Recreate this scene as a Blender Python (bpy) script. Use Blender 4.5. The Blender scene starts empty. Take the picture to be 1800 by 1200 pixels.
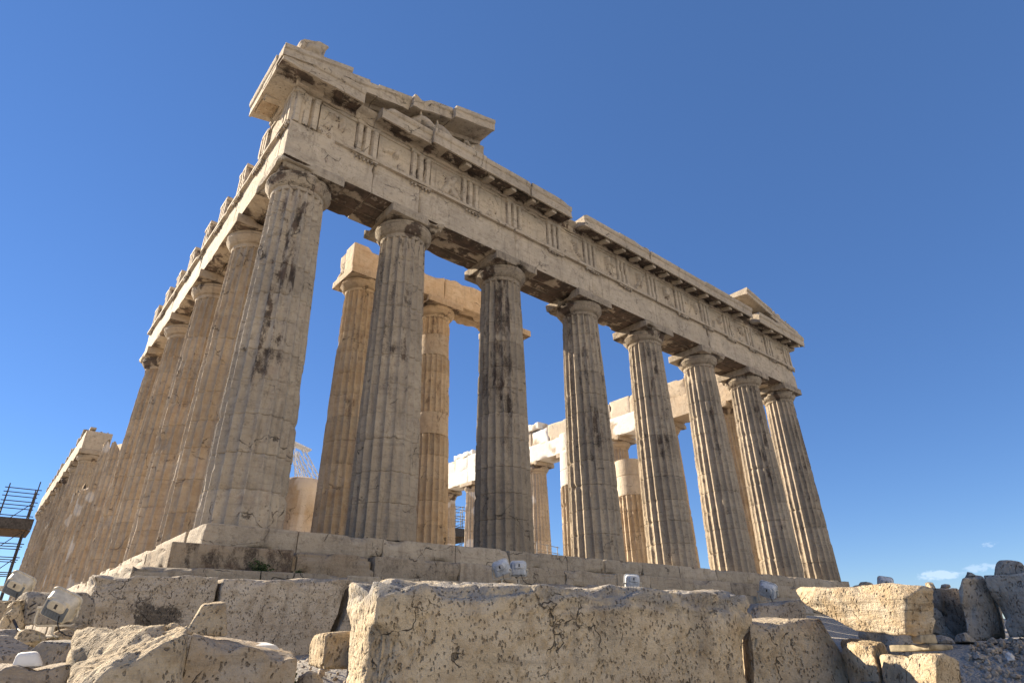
import bpy, math, random
import numpy as np
from mathutils import Vector, Matrix

SC = bpy.context.scene
COL = SC.collection
R = math.radians

# ---------------------------------------------------------------- camera
cam_d = bpy.data.cameras.new("camera")
cam = bpy.data.objects.new("camera", cam_d)
COL.objects.link(cam)
SC.camera = cam
cam_d.sensor_width = 36.0
cam_d.lens = 36.0 * 1054.923 / 1800.0
cam_d.shift_x, cam_d.shift_y = 0.00466, -0.00483
cam_d.clip_start = 0.05
cam_d.clip_end = 20000
_yaw, _pitch, _roll = R(40.2175), R(26.6067), R(-0.9825)
_f = Vector((math.sin(_yaw) * math.cos(_pitch), math.cos(_yaw) * math.cos(_pitch), math.sin(_pitch)))
_r = _f.cross(Vector((0, 0, 1))).normalized()
_u = _r.cross(_f)
_r2 = _r * math.cos(_roll) + _u * math.sin(_roll)
_u2 = _u * math.cos(_roll) - _r * math.sin(_roll)
_m = Matrix((_r2, _u2, -_f)).transposed().to_4x4()
_m.translation = Vector((-3.5028, -14.1024, -2.2714))
cam.matrix_world = _m
SC.render.resolution_x, SC.render.resolution_y = 1024, 682

# ---------------------------------------------------------------- sun, sky, exposure
SUN_AZ, SUN_EL = 24.0, 27.0            # degrees from +Y (west) towards -X (south), and above the horizon
sun_dir = Vector((-math.sin(R(SUN_AZ)) * math.cos(R(SUN_EL)), math.cos(R(SUN_AZ)) * math.cos(R(SUN_EL)), math.sin(R(SUN_EL))))
sl = bpy.data.lights.new("sun", 'SUN')
sl.energy = 5.0
sl.angle = R(0.5)
sl.color = (1.0, 0.86, 0.66)
sun = bpy.data.objects.new("sun", sl)
COL.objects.link(sun)
sun.rotation_euler = sun_dir.to_track_quat('Z', 'Y').to_euler()
SC.view_settings.view_transform = 'Standard'
SC.view_settings.look = 'None'
SC.view_settings.exposure = 1.35
SC.view_settings.gamma = 1.0

W = bpy.data.worlds.new("World")
SC.world = W
W.use_nodes = True


def build_world():
    nt = W.node_tree
    N, L = nt.nodes, nt.links
    N.clear()
    out = N.new('ShaderNodeOutputWorld')
    bg = N.new('ShaderNodeBackground')
    bg.inputs['Strength'].default_value = 0.09
    sky = N.new('ShaderNodeTexSky')
    sky.sky_type = 'NISHITA'
    sky.sun_disc = False
    sky.sun_elevation = R(SUN_EL)
    sky.sun_rotation = R(-SUN_AZ)
    sky.altitude = 150
    sky.air_density = 0.85
    sky.dust_density = 0.0
    sky.ozone_density = 4.0
    tc = N.new('ShaderNodeTexCoord')

    def cloud(direction, half, strength, seed_off, prev, nscale, col, gain=3.0):
        # a bank of cloud round one direction of the sky
        sub = N.new('ShaderNodeVectorMath'); sub.operation = 'SUBTRACT'
        L.new(tc.outputs['Generated'], sub.inputs[0])
        sub.inputs[1].default_value = direction
        sc_ = N.new('ShaderNodeVectorMath'); sc_.operation = 'DIVIDE'
        L.new(sub.outputs[0], sc_.inputs[0]); sc_.inputs[1].default_value = half
        ln = N.new('ShaderNodeVectorMath'); ln.operation = 'LENGTH'
        L.new(sc_.outputs[0], ln.inputs[0])
        mr = N.new('ShaderNodeMapRange'); mr.interpolation_type = 'SMOOTHSTEP'
        L.new(ln.outputs['Value'], mr.inputs[0])
        mr.inputs[1].default_value = 1.0; mr.inputs[2].default_value = 0.0
        mr.inputs[3].default_value = 0.0; mr.inputs[4].default_value = 1.0
        mp = N.new('ShaderNodeMapping'); L.new(tc.outputs['Generated'], mp.inputs[0])
        mp.inputs['Location'].default_value = (seed_off, 0, 0)
        mp.inputs['Scale'].default_value = (1, 1, 2.0)
        nz = N.new('ShaderNodeTexNoise'); L.new(mp.outputs[0], nz.inputs[0])
        nz.inputs['Scale'].default_value = nscale; nz.inputs['Detail'].default_value = 7; nz.inputs['Roughness'].default_value = 0.6
        a0 = N.new('ShaderNodeMath'); a0.operation = 'MULTIPLY_ADD'
        L.new(nz.outputs[0], a0.inputs[0]); a0.inputs[1].default_value = gain; a0.inputs[2].default_value = 1.05 - 0.5 * gain
        ad = N.new('ShaderNodeMath'); ad.operation = 'MULTIPLY'
        L.new(mr.outputs[0], ad.inputs[0]); L.new(a0.outputs[0], ad.inputs[1])
        th = N.new('ShaderNodeMapRange'); th.interpolation_type = 'SMOOTHSTEP'
        L.new(ad.outputs[0], th.inputs[0])
        th.inputs[1].default_value = 0.68; th.inputs[2].default_value = 0.95
        th.inputs[3].default_value = 0.0; th.inputs[4].default_value = strength
        mx = N.new('ShaderNodeMix'); mx.data_type = 'RGBA'
        L.new(th.outputs[0], mx.inputs[0]); L.new(prev, mx.inputs[6]); mx.inputs[7].default_value = (*col, 1)
        return mx.outputs[2]

    hs = N.new('ShaderNodeHueSaturation')
    L.new(sky.outputs[0], hs.inputs['Color'])
    hs.inputs['Hue'].default_value = 0.508
    hs.inputs['Saturation'].default_value = 1.14
    hs.inputs['Value'].default_value = 0.84
    flat = N.new('ShaderNodeMix'); flat.data_type = 'RGBA'
    flat.inputs[0].default_value = 0.42
    L.new(hs.outputs[0], flat.inputs[6]); flat.inputs[7].default_value = (0.47, 1.0, 2.25, 1)
    c = flat.outputs[2]
    # small cumulus low in the north, then an unseen warm bank added to fill the shaded front
    c = cloud((0.958, 0.280, 0.063), (0.05, 0.07, 0.016), 0.40, 3.1, c, 52, (4.4, 5.0, 5.9), 2.2)
    c = cloud((0.970, 0.233, 0.068), (0.05, 0.06, 0.014), 0.30, 5.7, c, 56, (4.2, 4.8, 5.8), 2.2)
    c = cloud((0.971, 0.221, 0.095), (0.04, 0.035, 0.008), 0.22, 8.4, c, 60, (4.2, 4.7, 5.6))
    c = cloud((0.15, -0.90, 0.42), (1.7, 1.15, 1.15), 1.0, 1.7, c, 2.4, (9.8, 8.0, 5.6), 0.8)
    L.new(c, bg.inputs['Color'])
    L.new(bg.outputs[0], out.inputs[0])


build_world()


# ================================================================ noise and mesh helpers
def _hash(ix, iy, iz, seed):
    h = (ix.astype(np.uint32) * np.uint32(374761393) + iy.astype(np.uint32) * np.uint32(668265263)
         + iz.astype(np.uint32) * np.uint32(2147483647) + np.uint32((seed * 974711 + 12345) & 0xffffffff))
    h = (h ^ (h >> np.uint32(13))) * np.uint32(1274126177)
    h = (h ^ (h >> np.uint32(15))) * np.uint32(2246822519)
    h = h ^ (h >> np.uint32(16))
    return (h & np.uint32(0xffffff)).astype(np.float32) / np.float32(0xffffff)


def vnoise(p, seed=0):
    p = np.asarray(p, np.float32)
    i = np.floor(p)
    f = p - i
    f = f * f * (3 - 2 * f)
    i = i.astype(np.int64)
    x, y, z = i[:, 0], i[:, 1], i[:, 2]
    a = []
    for dx in (0, 1):
        for dy in (0, 1):
            for dz in (0, 1):
                a.append(_hash(x + dx, y + dy, z + dz, seed))
    fx, fy, fz = f[:, 0], f[:, 1], f[:, 2]
    c00 = a[0] * (1 - fz) + a[1] * fz
    c01 = a[2] * (1 - fz) + a[3] * fz
    c10 = a[4] * (1 - fz) + a[5] * fz
    c11 = a[6] * (1 - fz) + a[7] * fz
    return (c00 * (1 - fy) + c01 * fy) * (1 - fx) + (c10 * (1 - fy) + c11 * fy) * fx


def fbm(p, octv=3, seed=0):
    p = np.asarray(p, np.float32)
    s = np.zeros(len(p), np.float32)
    amp, tot = 1.0, 0.0
    for o in range(octv):
        s += amp * vnoise(p * (2.03 ** o) + 17.3 * o, seed + o * 7)
        tot += amp
        amp *= 0.5
    return s / tot


def sstep(a, b, x):
    t = np.clip((x - a) / (b - a), 0, 1)
    return t * t * (3 - 2 * t)


class Geo:
    """vertices, quads/tris/polys and the per-vertex stone colour data: tone, crust, new marble, ochre"""
    def __init__(s, V, F, Wr=None):
        s.V = np.asarray(V, np.float64).reshape(-1, 3)
        s.F = F                                   # list of (n,k) int arrays
        s.W = np.zeros((len(s.V), 4)) + np.array([0.5, 0, 0, 0]) if Wr is None else Wr

    def map(s, fn):
        s.V = fn(s.V)
        return s


def merge(gs):
    off, V, F, Wr = 0, [], [], []
    for g in gs:
        V.append(g.V)
        Wr.append(g.W)
        F += [f + off for f in g.F]
        off += len(g.V)
    return Geo(np.concatenate(V), F, np.concatenate(Wr))


WPOS = {}                                     # world position of every object (all are placed by translation)


def build(name, geos, mat, parent=None, smooth=True, angle=38.0, origin=None):
    g = merge(geos) if isinstance(geos, list) else geos
    V = g.V
    o_ = np.array(origin if origin is not None else (0, 0, 0), float)
    me = bpy.data.meshes.new(name)
    loops = np.concatenate([f.ravel() for f in g.F]).astype(np.int32)
    tot = np.concatenate([np.full(len(f), f.shape[1], np.int32) for f in g.F])
    st = np.concatenate([[0], np.cumsum(tot)[:-1]]).astype(np.int32)
    me.vertices.add(len(V))
    me.vertices.foreach_set('co', (V - o_).astype(np.float32).ravel())
    me.loops.add(len(loops))
    me.loops.foreach_set('vertex_index', loops)
    me.polygons.add(len(tot))
    me.polygons.foreach_set('loop_start', st)
    me.polygons.foreach_set('loop_total', tot)
    me.polygons.foreach_set('use_smooth', np.full(len(tot), bool(smooth)))
    me.update(calc_edges=True)
    me.validate()
    at = me.attributes.new('wear', 'FLOAT_COLOR', 'POINT')
    if len(me.vertices) == len(V):
        at.data.foreach_set('color', g.W.astype(np.float32).ravel())
    if smooth and angle:
        me.set_sharp_from_angle(angle=R(angle))
    me.materials.append(mat)
    ob = bpy.data.objects.new(name, me)
    COL.objects.link(ob)
    ob.location = o_
    wpos = Vector(o_)
    if parent is not None:
        ob.parent = parent
        ob.location = wpos - WPOS[parent.name]
    WPOS[ob.name] = wpos
    return ob


def thing(name, label, cat, loc=(0, 0, 0), group=None):
    o = bpy.data.objects.new(name, None)
    COL.objects.link(o)
    o.location = loc
    WPOS[o.name] = Vector(loc)
    o.empty_display_size = 0.2
    o['label'] = label
    o['category'] = cat
    if group:
        o['group'] = group
    return o


def tag(o, label, cat, group=None, kind=None):
    if label:
        o['label'] = label
    if cat:
        o['category'] = cat
    if group:
        o['group'] = group
    if kind:
        o['kind'] = kind
    return o


# ---- frames: (u along, v outward, z) -> world
def FE(V):
    return np.stack([V[:, 0], -V[:, 1], V[:, 2]], 1)


def FS(V):
    return np.stack([-V[:, 1], V[:, 0], V[:, 2]], 1)


def FN(V):
    return np.stack([30.88 + V[:, 1], V[:, 0], V[:, 2]], 1)


def block(lo, hi, sp=0.15, r=0.02, rough=0.012, chip=0.05, cs=0.10, thr=0.52, seed=0, wear=(0.5, 0, 0, 0), fq=1.6,
          soffit=0.0, cuts=(), octv=3, nfreq=2.3, warp=None, extra=None, patch_new=False):
    """a stone block with worn, chipped edges"""
    lo, hi = np.array(lo, float), np.array(hi, float)
    h, c = (hi - lo) / 2, (hi + lo) / 2
    r = min(r, 0.45 * h.min())
    ax = []
    for a in range(3):
        n = max(1, int(round((2 * h[a] - 2 * r) / sp)))
        ax.append(np.concatenate([[-h[a]], np.linspace(-h[a] + r, h[a] - r, n + 1), [h[a]]]))
    n_ = [len(x) for x in ax]
    keys, quads = [], []
    off = 0
    for a in range(3):
        b, d = (a + 1) % 3, (a + 2) % 3
        B, D = np.meshgrid(np.arange(n_[b]), np.arange(n_[d]), indexing='ij')
        for side in (0, n_[a] - 1):
            I = [None] * 3
            I[a] = np.full(B.size, side)
            I[b] = B.ravel()
            I[d] = D.ravel()
            keys.append((I[0] * n_[1] + I[1]) * n_[2] + I[2])
            g = off + np.arange(B.size).reshape(B.shape)
            q = np.stack([g[:-1, :-1], g[1:, :-1], g[1:, 1:], g[:-1, 1:]], -1).reshape(-1, 4)
            if side == 0:
                q = q[:, ::-1]
            quads.append(q)
            off += B.size
    keys = np.concatenate(keys)
    quads = np.concatenate(quads)
    uk, inv = np.unique(keys, return_inverse=True)
    quads = inv[quads]
    i0 = uk // (n_[1] * n_[2]); i1 = (uk // n_[2]) % n_[1]; i2 = uk % n_[2]
    P = np.stack([ax[0][i0], ax[1][i1], ax[2][i2]], 1)
    q = np.clip(P, -(h - r), h - r)
    dv = P - q
    ln = np.linalg.norm(dv, axis=1, keepdims=True)
    P2 = q + dv / np.maximum(ln, 1e-9) * r
    dist = h - np.abs(P)
    w = np.exp(-dist / cs)
    dr = np.sign(P) * w
    dr /= np.maximum(np.linalg.norm(dr, axis=1, keepdims=True), 1e-9)
    d2 = np.sort(dist, axis=1)[:, 1]
    e = np.exp(-(d2 / cs) ** 2)
    Pw = P2 + c
    disp = rough * (fbm(Pw * fq, octv, seed) - 0.5) * 2 + chip * e * sstep(thr, thr + 0.22, fbm(Pw * nfreq, 2, seed + 31))
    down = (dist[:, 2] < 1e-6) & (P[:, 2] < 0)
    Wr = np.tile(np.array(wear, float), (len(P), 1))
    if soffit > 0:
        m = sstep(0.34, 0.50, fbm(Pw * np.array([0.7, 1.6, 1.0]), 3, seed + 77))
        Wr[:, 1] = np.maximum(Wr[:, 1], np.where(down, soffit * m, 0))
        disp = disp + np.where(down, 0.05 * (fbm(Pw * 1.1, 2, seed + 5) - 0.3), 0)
    if patch_new:
        Wr[:, 2] = wear[2] * sstep(0.40, 0.44, fbm(Pw * 0.9, 2, seed + 9))
    if extra is not None:
        dd, Wr = extra(Pw, P / h, dr, disp, Wr)
        disp = dd
    P3 = P2 - dr * disp[:, None]
    for n, k in cuts:                              # planes in unit-box space that take corners off
        n = np.array(n, float); n /= np.linalg.norm(n)
        s = (P3 / h) @ n
        s = s + 0.10 * (fbm(Pw * 3.0, 3, seed + 3) - 0.5)
        ov = np.maximum(0, s - k)
        P3 = P3 - (n * h)[None, :] * ov[:, None]
    if warp is not None:
        V = warp(P3 / h)
    else:
        V = P3 + c
    return Geo(V, [quads], Wr)


def hexa(c8):
    """trilinear map of the unit box to 8 corners: order (x,y,z) = ---,+--,++-,-+-,--+,+-+,+++,-++"""
    c8 = np.array(c8, float)

    def fn(U):
        u = (U + 1) / 2
        x, y, z = u[:, :1], u[:, 1:2], u[:, 2:]
        b = c8[0] * (1 - x) * (1 - y) + c8[1] * x * (1 - y) + c8[2] * x * y + c8[3] * (1 - x) * y
        t = c8[4] * (1 - x) * (1 - y) + c8[5] * x * (1 - y) + c8[6] * x * y + c8[7] * (1 - x) * y
        return b * (1 - z) + t * z
    return fn


def grid_faces(m, n, closed=False):
    I, J = np.meshgrid(np.arange(m - 1), np.arange(n if closed else n - 1), indexing='ij')
    J2 = (J + 1) % n
    return np.stack([I * n + J, I * n + J2, (I + 1) * n + J2, (I + 1) * n + J], -1).reshape(-1, 4)


def sweep(prof, us, seed=0, rough=0.012, chip=0.0, cw=None, wear=(0.5, 0, 0, 0), wcr=None, cf=1.2, thr=0.5, sub=0.25):
    """profile [(v,z)...] (closed) swept along u; cw = chip weight per profile point, wcr = crust per profile point"""
    pr, cwv, crv = [], [], []
    n0 = len(prof)
    cw = [1.0] * n0 if cw is None else cw
    wcr = [0.0] * n0 if wcr is None else wcr
    for i in range(n0):
        a, b = np.array(prof[i], float), np.array(prof[(i + 1) % n0], float)
        k = max(1, int(np.ceil(np.linalg.norm(b - a) / sub)))
        for j in range(k):
            t = j / k
            pr.append(a * (1 - t) + b * t)
            cwv.append(cw[i] * (1 - t) + cw[(i + 1) % n0] * t if j else cw[i])
            crv.append(max(wcr[i], wcr[(i + 1) % n0]) if j else wcr[i])
    pr = np.array(pr); cwv = np.array(cwv); crv = np.array(crv)
    M, K = len(pr), len(us)
    cen = pr.mean(0)
    U, J = np.meshgrid(us, np.arange(M), indexing='ij')
    V = np.stack([U.ravel(), pr[J.ravel(), 0], pr[J.ravel(), 1]], 1)
    d = cen - V[:, 1:]
    d /= np.maximum(np.linalg.norm(d, axis=1, keepdims=True), 1e-6)
    amt = rough * (fbm(V * 2.0, 3, seed) - 0.5) * 2
    amt += chip * cwv[J.ravel()] * sstep(thr, thr + 0.25, fbm(V * np.array([cf, 0.8, 0.8]), 2, seed + 11))
    V[:, 1:] += d * amt[:, None]
    Wr = np.tile(np.array(wear, float), (len(V), 1))
    Wr[:, 1] = np.maximum(Wr[:, 1], crv[J.ravel()] * sstep(0.3, 0.6, fbm(V * 1.3, 2, seed + 5)))
    F = [grid_faces(K, M, True), np.arange(M)[None, :], (np.arange(M)[::-1] + (K - 1) * M)[None, :]]
    return Geo(V, F, Wr)


def lathe(prof, n, cx=0, cy=0, wear=(0.5, 0, 0, 0), cap=True):
    prof = np.array(prof, float)
    th = np.linspace(0, 2 * np.pi, n, endpoint=False)
    Rr, T = np.meshgrid(prof[:, 0], th, indexing='ij')
    Z = np.repeat(prof[:, 1], n)
    V = np.stack([cx + (Rr * np.cos(T)).ravel(), cy + (Rr * np.sin(T)).ravel(), Z], 1)
    F = [grid_faces(len(prof), n, True)]
    if cap:
        F += [np.arange(n)[::-1][None, :], (np.arange(n) + (len(prof) - 1) * n)[None, :]]
    return Geo(V, F, np.tile(np.array(wear, float), (len(V), 1)))


def tube(pts, radii, n=8, wear=(0.5, 0, 0, 0), caps=True):
    pts = np.array(pts, float)
    radii = np.full(len(pts), radii) if np.isscalar(radii) else np.array(radii, float)
    V = []
    ref = np.array([0.13, 0.21, 0.97])
    for i, p in enumerate(pts):
        t = pts[min(i + 1, len(pts) - 1)] - pts[max(i - 1, 0)]
        t = t / max(np.linalg.norm(t), 1e-9)
        rf = ref if abs(t @ ref) < 0.95 else np.array([1.0, 0, 0])
        a = np.cross(t, rf); a /= np.linalg.norm(a)
        b = np.cross(t, a)
        th = np.linspace(0, 2 * np.pi, n, endpoint=False)
        V.append(p + radii[i] * (np.cos(th)[:, None] * a + np.sin(th)[:, None] * b))
    V = np.concatenate(V)
    F = [grid_faces(len(pts), n, True)]
    if caps:
        F += [np.arange(n)[::-1][None, :], (np.arange(n) + (len(pts) - 1) * n)[None, :]]
    return Geo(V, F, np.tile(np.array(wear, float), (len(V), 1)))


def bar(p, q, r, n=6):
    return tube([p, q], r, n)


def plainbox(lo, hi):
    lo, hi = np.array(lo, float), np.array(hi, float)
    V = np.array([[x, y, z] for x in (lo[0], hi[0]) for y in (lo[1], hi[1]) for z in (lo[2], hi[2])])
    F = np.array([[0, 1, 3, 2], [4, 6, 7, 5], [0, 4, 5, 1], [2, 3, 7, 6], [0, 2, 6, 4], [1, 5, 7, 3]])
    return Geo(V, [F])


# ================================================================ materials
class NT:
    def __init__(s, name):
        s.m = bpy.data.materials.new(name)
        s.m.use_nodes = True
        s.N, s.L = s.m.node_tree.nodes, s.m.node_tree.links
        s.b = s.N['Principled BSDF']
        s.b.inputs['Roughness'].default_value = 0.85
        s.b.inputs['Specular IOR Level'].default_value = 0.25

    def n(s, t, **kw):
        x = s.N.new(t)
        for k, v in kw.items():
            setattr(x, k, v)
        return x

    def lk(s, a, b):
        s.L.new(a, b)

    def pos(s, scale=(1, 1, 1), loc=(0, 0, 0), rot=(0, 0, 0)):
        g = s.n('ShaderNodeNewGeometry')
        m = s.n('ShaderNodeMapping')
        s.lk(g.outputs['Position'], m.inputs[0])
        m.inputs['Scale'].default_value = scale
        m.inputs['Location'].default_value = loc
        m.inputs['Rotation'].default_value = rot
        return m.outputs[0]

    def noise(s, v, scale, det=5, rough=0.55, dist=0.0):
        x = s.n('ShaderNodeTexNoise')
        s.lk(v, x.inputs['Vector'])
        x.inputs['Scale'].default_value = scale
        x.inputs['Detail'].default_value = det
        x.inputs['Roughness'].default_value = rough
        x.inputs['Distortion'].default_value = dist
        return x.outputs[0]

    def vor(s, v, scale, feature='F1', rnd=1.0):
        x = s.n('ShaderNodeTexVoronoi', feature=feature)
        s.lk(v, x.inputs['Vector'])
        x.inputs['Scale'].default_value = scale
        x.inputs['Randomness'].default_value = rnd
        return x.outputs['Distance']

    def ramp(s, v, a, b, lo=0.0, hi=1.0):
        x = s.n('ShaderNodeMapRange', interpolation_type='SMOOTHSTEP')
        s.lk(v, x.inputs[0])
        x.inputs[1].default_value = a; x.inputs[2].default_value = b
        x.inputs[3].default_value = lo; x.inputs[4].default_value = hi
        return x.outputs[0]

    def math(s, op, a, b=None, c=None):
        x = s.n('ShaderNodeMath', operation=op)
        for i, v in enumerate((a, b, c)):
            if v is None:
                continue
            if isinstance(v, (int, float)):
                x.inputs[i].default_value = v
            else:
                s.lk(v, x.inputs[i])
        return x.outputs[0]

    def mix(s, f, a, b, mode='MIX'):
        x = s.n('ShaderNodeMix', data_type='RGBA', blend_type=mode)
        if isinstance(f, (int, float)):
            x.inputs[0].default_value = f
        else:
            s.lk(f, x.inputs[0])
        for i, v in ((6, a), (7, b)):
            if isinstance(v, tuple):
                x.inputs[i].default_value = (*v, 1)
            else:
                s.lk(v, x.inputs[i])
        return x.outputs[2]

    def grey(s, v):
        x = s.n('ShaderNodeCombineColor')
        for i in range(3):
            s.lk(v, x.inputs[i])
        return x.outputs[0]

    def bump(s, h, dist, strength=1.0, prev=None):
        x = s.n('ShaderNodeBump')
        x.inputs['Distance'].default_value = dist
        x.inputs['Strength'].default_value = strength
        s.lk(h, x.inputs['Height'])
        if prev is not None:
            s.lk(prev, x.inputs['Normal'])
        s.lk(x.outputs[0], s.b.inputs['Normal'])
        return x.outputs[0]


def mat_marble():
    t = NT('weathered_marble')
    a = t.n('ShaderNodeAttribute', attribute_name='wear')
    sep = t.n('ShaderNodeSeparateColor')
    t.lk(a.outputs['Color'], sep.inputs[0])
    tone, crust, new, ochre = sep.outputs[0], sep.outputs[1], sep.outputs[2], a.outputs['Alpha']
    P = t.pos()
    n1 = t.noise(P, 0.7, 6, 0.6)
    n2 = t.noise(P, 3.2, 7, 0.62)
    n3 = t.noise(P, 16, 6, 0.65)
    streak = t.noise(t.pos((3.2, 3.2, 0.35)), 1.3, 6, 0.62, 0.4)
    vein = t.noise(t.pos((0.5, 0.5, 5.5), rot=(0.12, 0.06, 0)), 2.2, 6, 0.6, 0.5)
    base = t.mix(t.ramp(n1, 0.35, 0.68), (0.43, 0.365, 0.285), (0.56, 0.47, 0.355))
    base = t.mix(t.ramp(n2, 0.42, 0.72, 0, 0.55), base, (0.63, 0.55, 0.435))
    base = t.mix(t.ramp(vein, 0.52, 0.66, 0, 0.42), base, (0.30, 0.25, 0.195))
    base = t.mix(t.ramp(t.noise(P, 5.5, 10, 0.78, 0.3), 0.50, 0.64, 0, 0.50), base, (0.19, 0.155, 0.12))
    base = t.mix(t.ramp(t.noise(t.pos(loc=(3, 9, 4)), 8.0, 9, 0.75), 0.56, 0.68, 0, 0.40), base, (0.70, 0.63, 0.52))
    # warm iron patina
    oc = t.math('MULTIPLY', ochre, t.ramp(t.noise(P, 1.6, 6, 0.6), 0.28, 0.6, 0.35, 1.0))
    base = t.mix(oc, base, t.mix(t.ramp(n2, 0.4, 0.65), (0.485, 0.365, 0.235), (0.36, 0.245, 0.14)))
    # pinkish worn patches
    base = t.mix(t.ramp(t.noise(t.pos(loc=(7, 3, 1)), 1.1, 6, 0.65), 0.58, 0.75, 0, 0.35), base, (0.42, 0.285, 0.215))
    # grey soot streaks running down
    base = t.mix(t.ramp(streak, 0.54, 0.72, 0, 0.5), base, (0.21, 0.17, 0.13))
    # black crust
    crust = t.math('MULTIPLY', crust, t.ramp(t.noise(t.pos((1, 1, 0.5)), 2.6, 6, 0.65), 0.36, 0.58, 0.25, 1.25))
    cm = t.math('ADD', t.math('MULTIPLY', crust, 1.25), t.math('MULTIPLY', t.math('SUBTRACT', t.math('ADD', t.math('MULTIPLY', t.noise(t.pos((1, 1, 0.55)), 9.0, 12, 0.8, 0.4), 0.6), t.math('MULTIPLY', t.noise(t.pos((1, 1, 0.7)), 34.0, 6, 0.7), 0.4)), 0.5), 2.3))
    cm = t.ramp(t.math('MULTIPLY', cm, t.ramp(crust, 0.02, 0.18)), 0.22, 0.78)
    base = t.mix(t.math('MULTIPLY', cm, 0.93), base, t.mix(t.ramp(n2, 0.4, 0.6), (0.060, 0.045, 0.036), (0.125, 0.085, 0.064)))
    # newly cut marble
    base = t.mix(new, base, t.mix(t.ramp(n1, 0.3, 0.7), (0.80, 0.775, 0.73), (0.72, 0.69, 0.63)))
    # speckle, fissures
    base = t.mix(t.ramp(n3, 0.60, 0.78, 0, 0.45), base, (0.20, 0.17, 0.14))
    dn = t.n('ShaderNodeTexNoise'); dn.inputs['Scale'].default_value = 1.7; dn.inputs['Detail'].default_value = 4
    t.lk(P, dn.inputs['Vector'])
    wv = t.n('ShaderNodeVectorMath', operation='MULTIPLY_ADD')
    t.lk(dn.outputs['Color'], wv.inputs[0]); wv.inputs[1].default_value = (0.9, 0.9, 0.9); t.lk(P, wv.inputs[2])
    ed = t.vor(wv.outputs[0], 0.85, 'DISTANCE_TO_EDGE')
    crk = t.math('MULTIPLY', t.ramp(t.math('DIVIDE', ed, t.ramp(t.noise(P, 6.0, 4), 0.3, 0.7, 0.15, 1.6)), 0.0, 0.012, 1, 0), t.ramp(t.noise(P, 1.3, 5), 0.5, 0.58))
    crk = t.math('MULTIPLY', crk, t.math('SUBTRACT', 1.0, new))
    base = t.mix(t.math('MULTIPLY', crk, 0.75), base, (0.06, 0.05, 0.04))
    # pock marks
    pk = t.math('MULTIPLY', t.ramp(t.vor(P, 9.0), 0.10, 0.22, 1, 0), t.ramp(t.noise(P, 1.3, 4), 0.5, 0.68))
    base = t.mix(t.math('MULTIPLY', pk, 0.6), base, (0.12, 0.095, 0.075))
    # each drum and block has its own tone
    g = t.n('ShaderNodeMapRange'); t.lk(tone, g.inputs[0])
    g.inputs[1].default_value = 0; g.inputs[2].default_value = 1; g.inputs[3].default_value = 0.58; g.inputs[4].default_value = 1.25
    base = t.mix(1.0, base, t.grey(g.outputs[0]), 'MULTIPLY')
    t.lk(base, t.b.inputs['Base Color'])
    hgt = t.math('ADD', t.math('MULTIPLY', n3, 0.5), t.math('MULTIPLY', n2, 0.6))
    hgt = t.math('SUBTRACT', hgt, t.math('MULTIPLY', crk, 0.6))
    hgt = t.math('SUBTRACT', hgt, t.math('MULTIPLY', pk, 0.5))
    hgt = t.math('ADD', hgt, t.math('MULTIPLY', vein, 0.25))
    t.bump(hgt, 0.06, 0.9)
    return t.m


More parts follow.
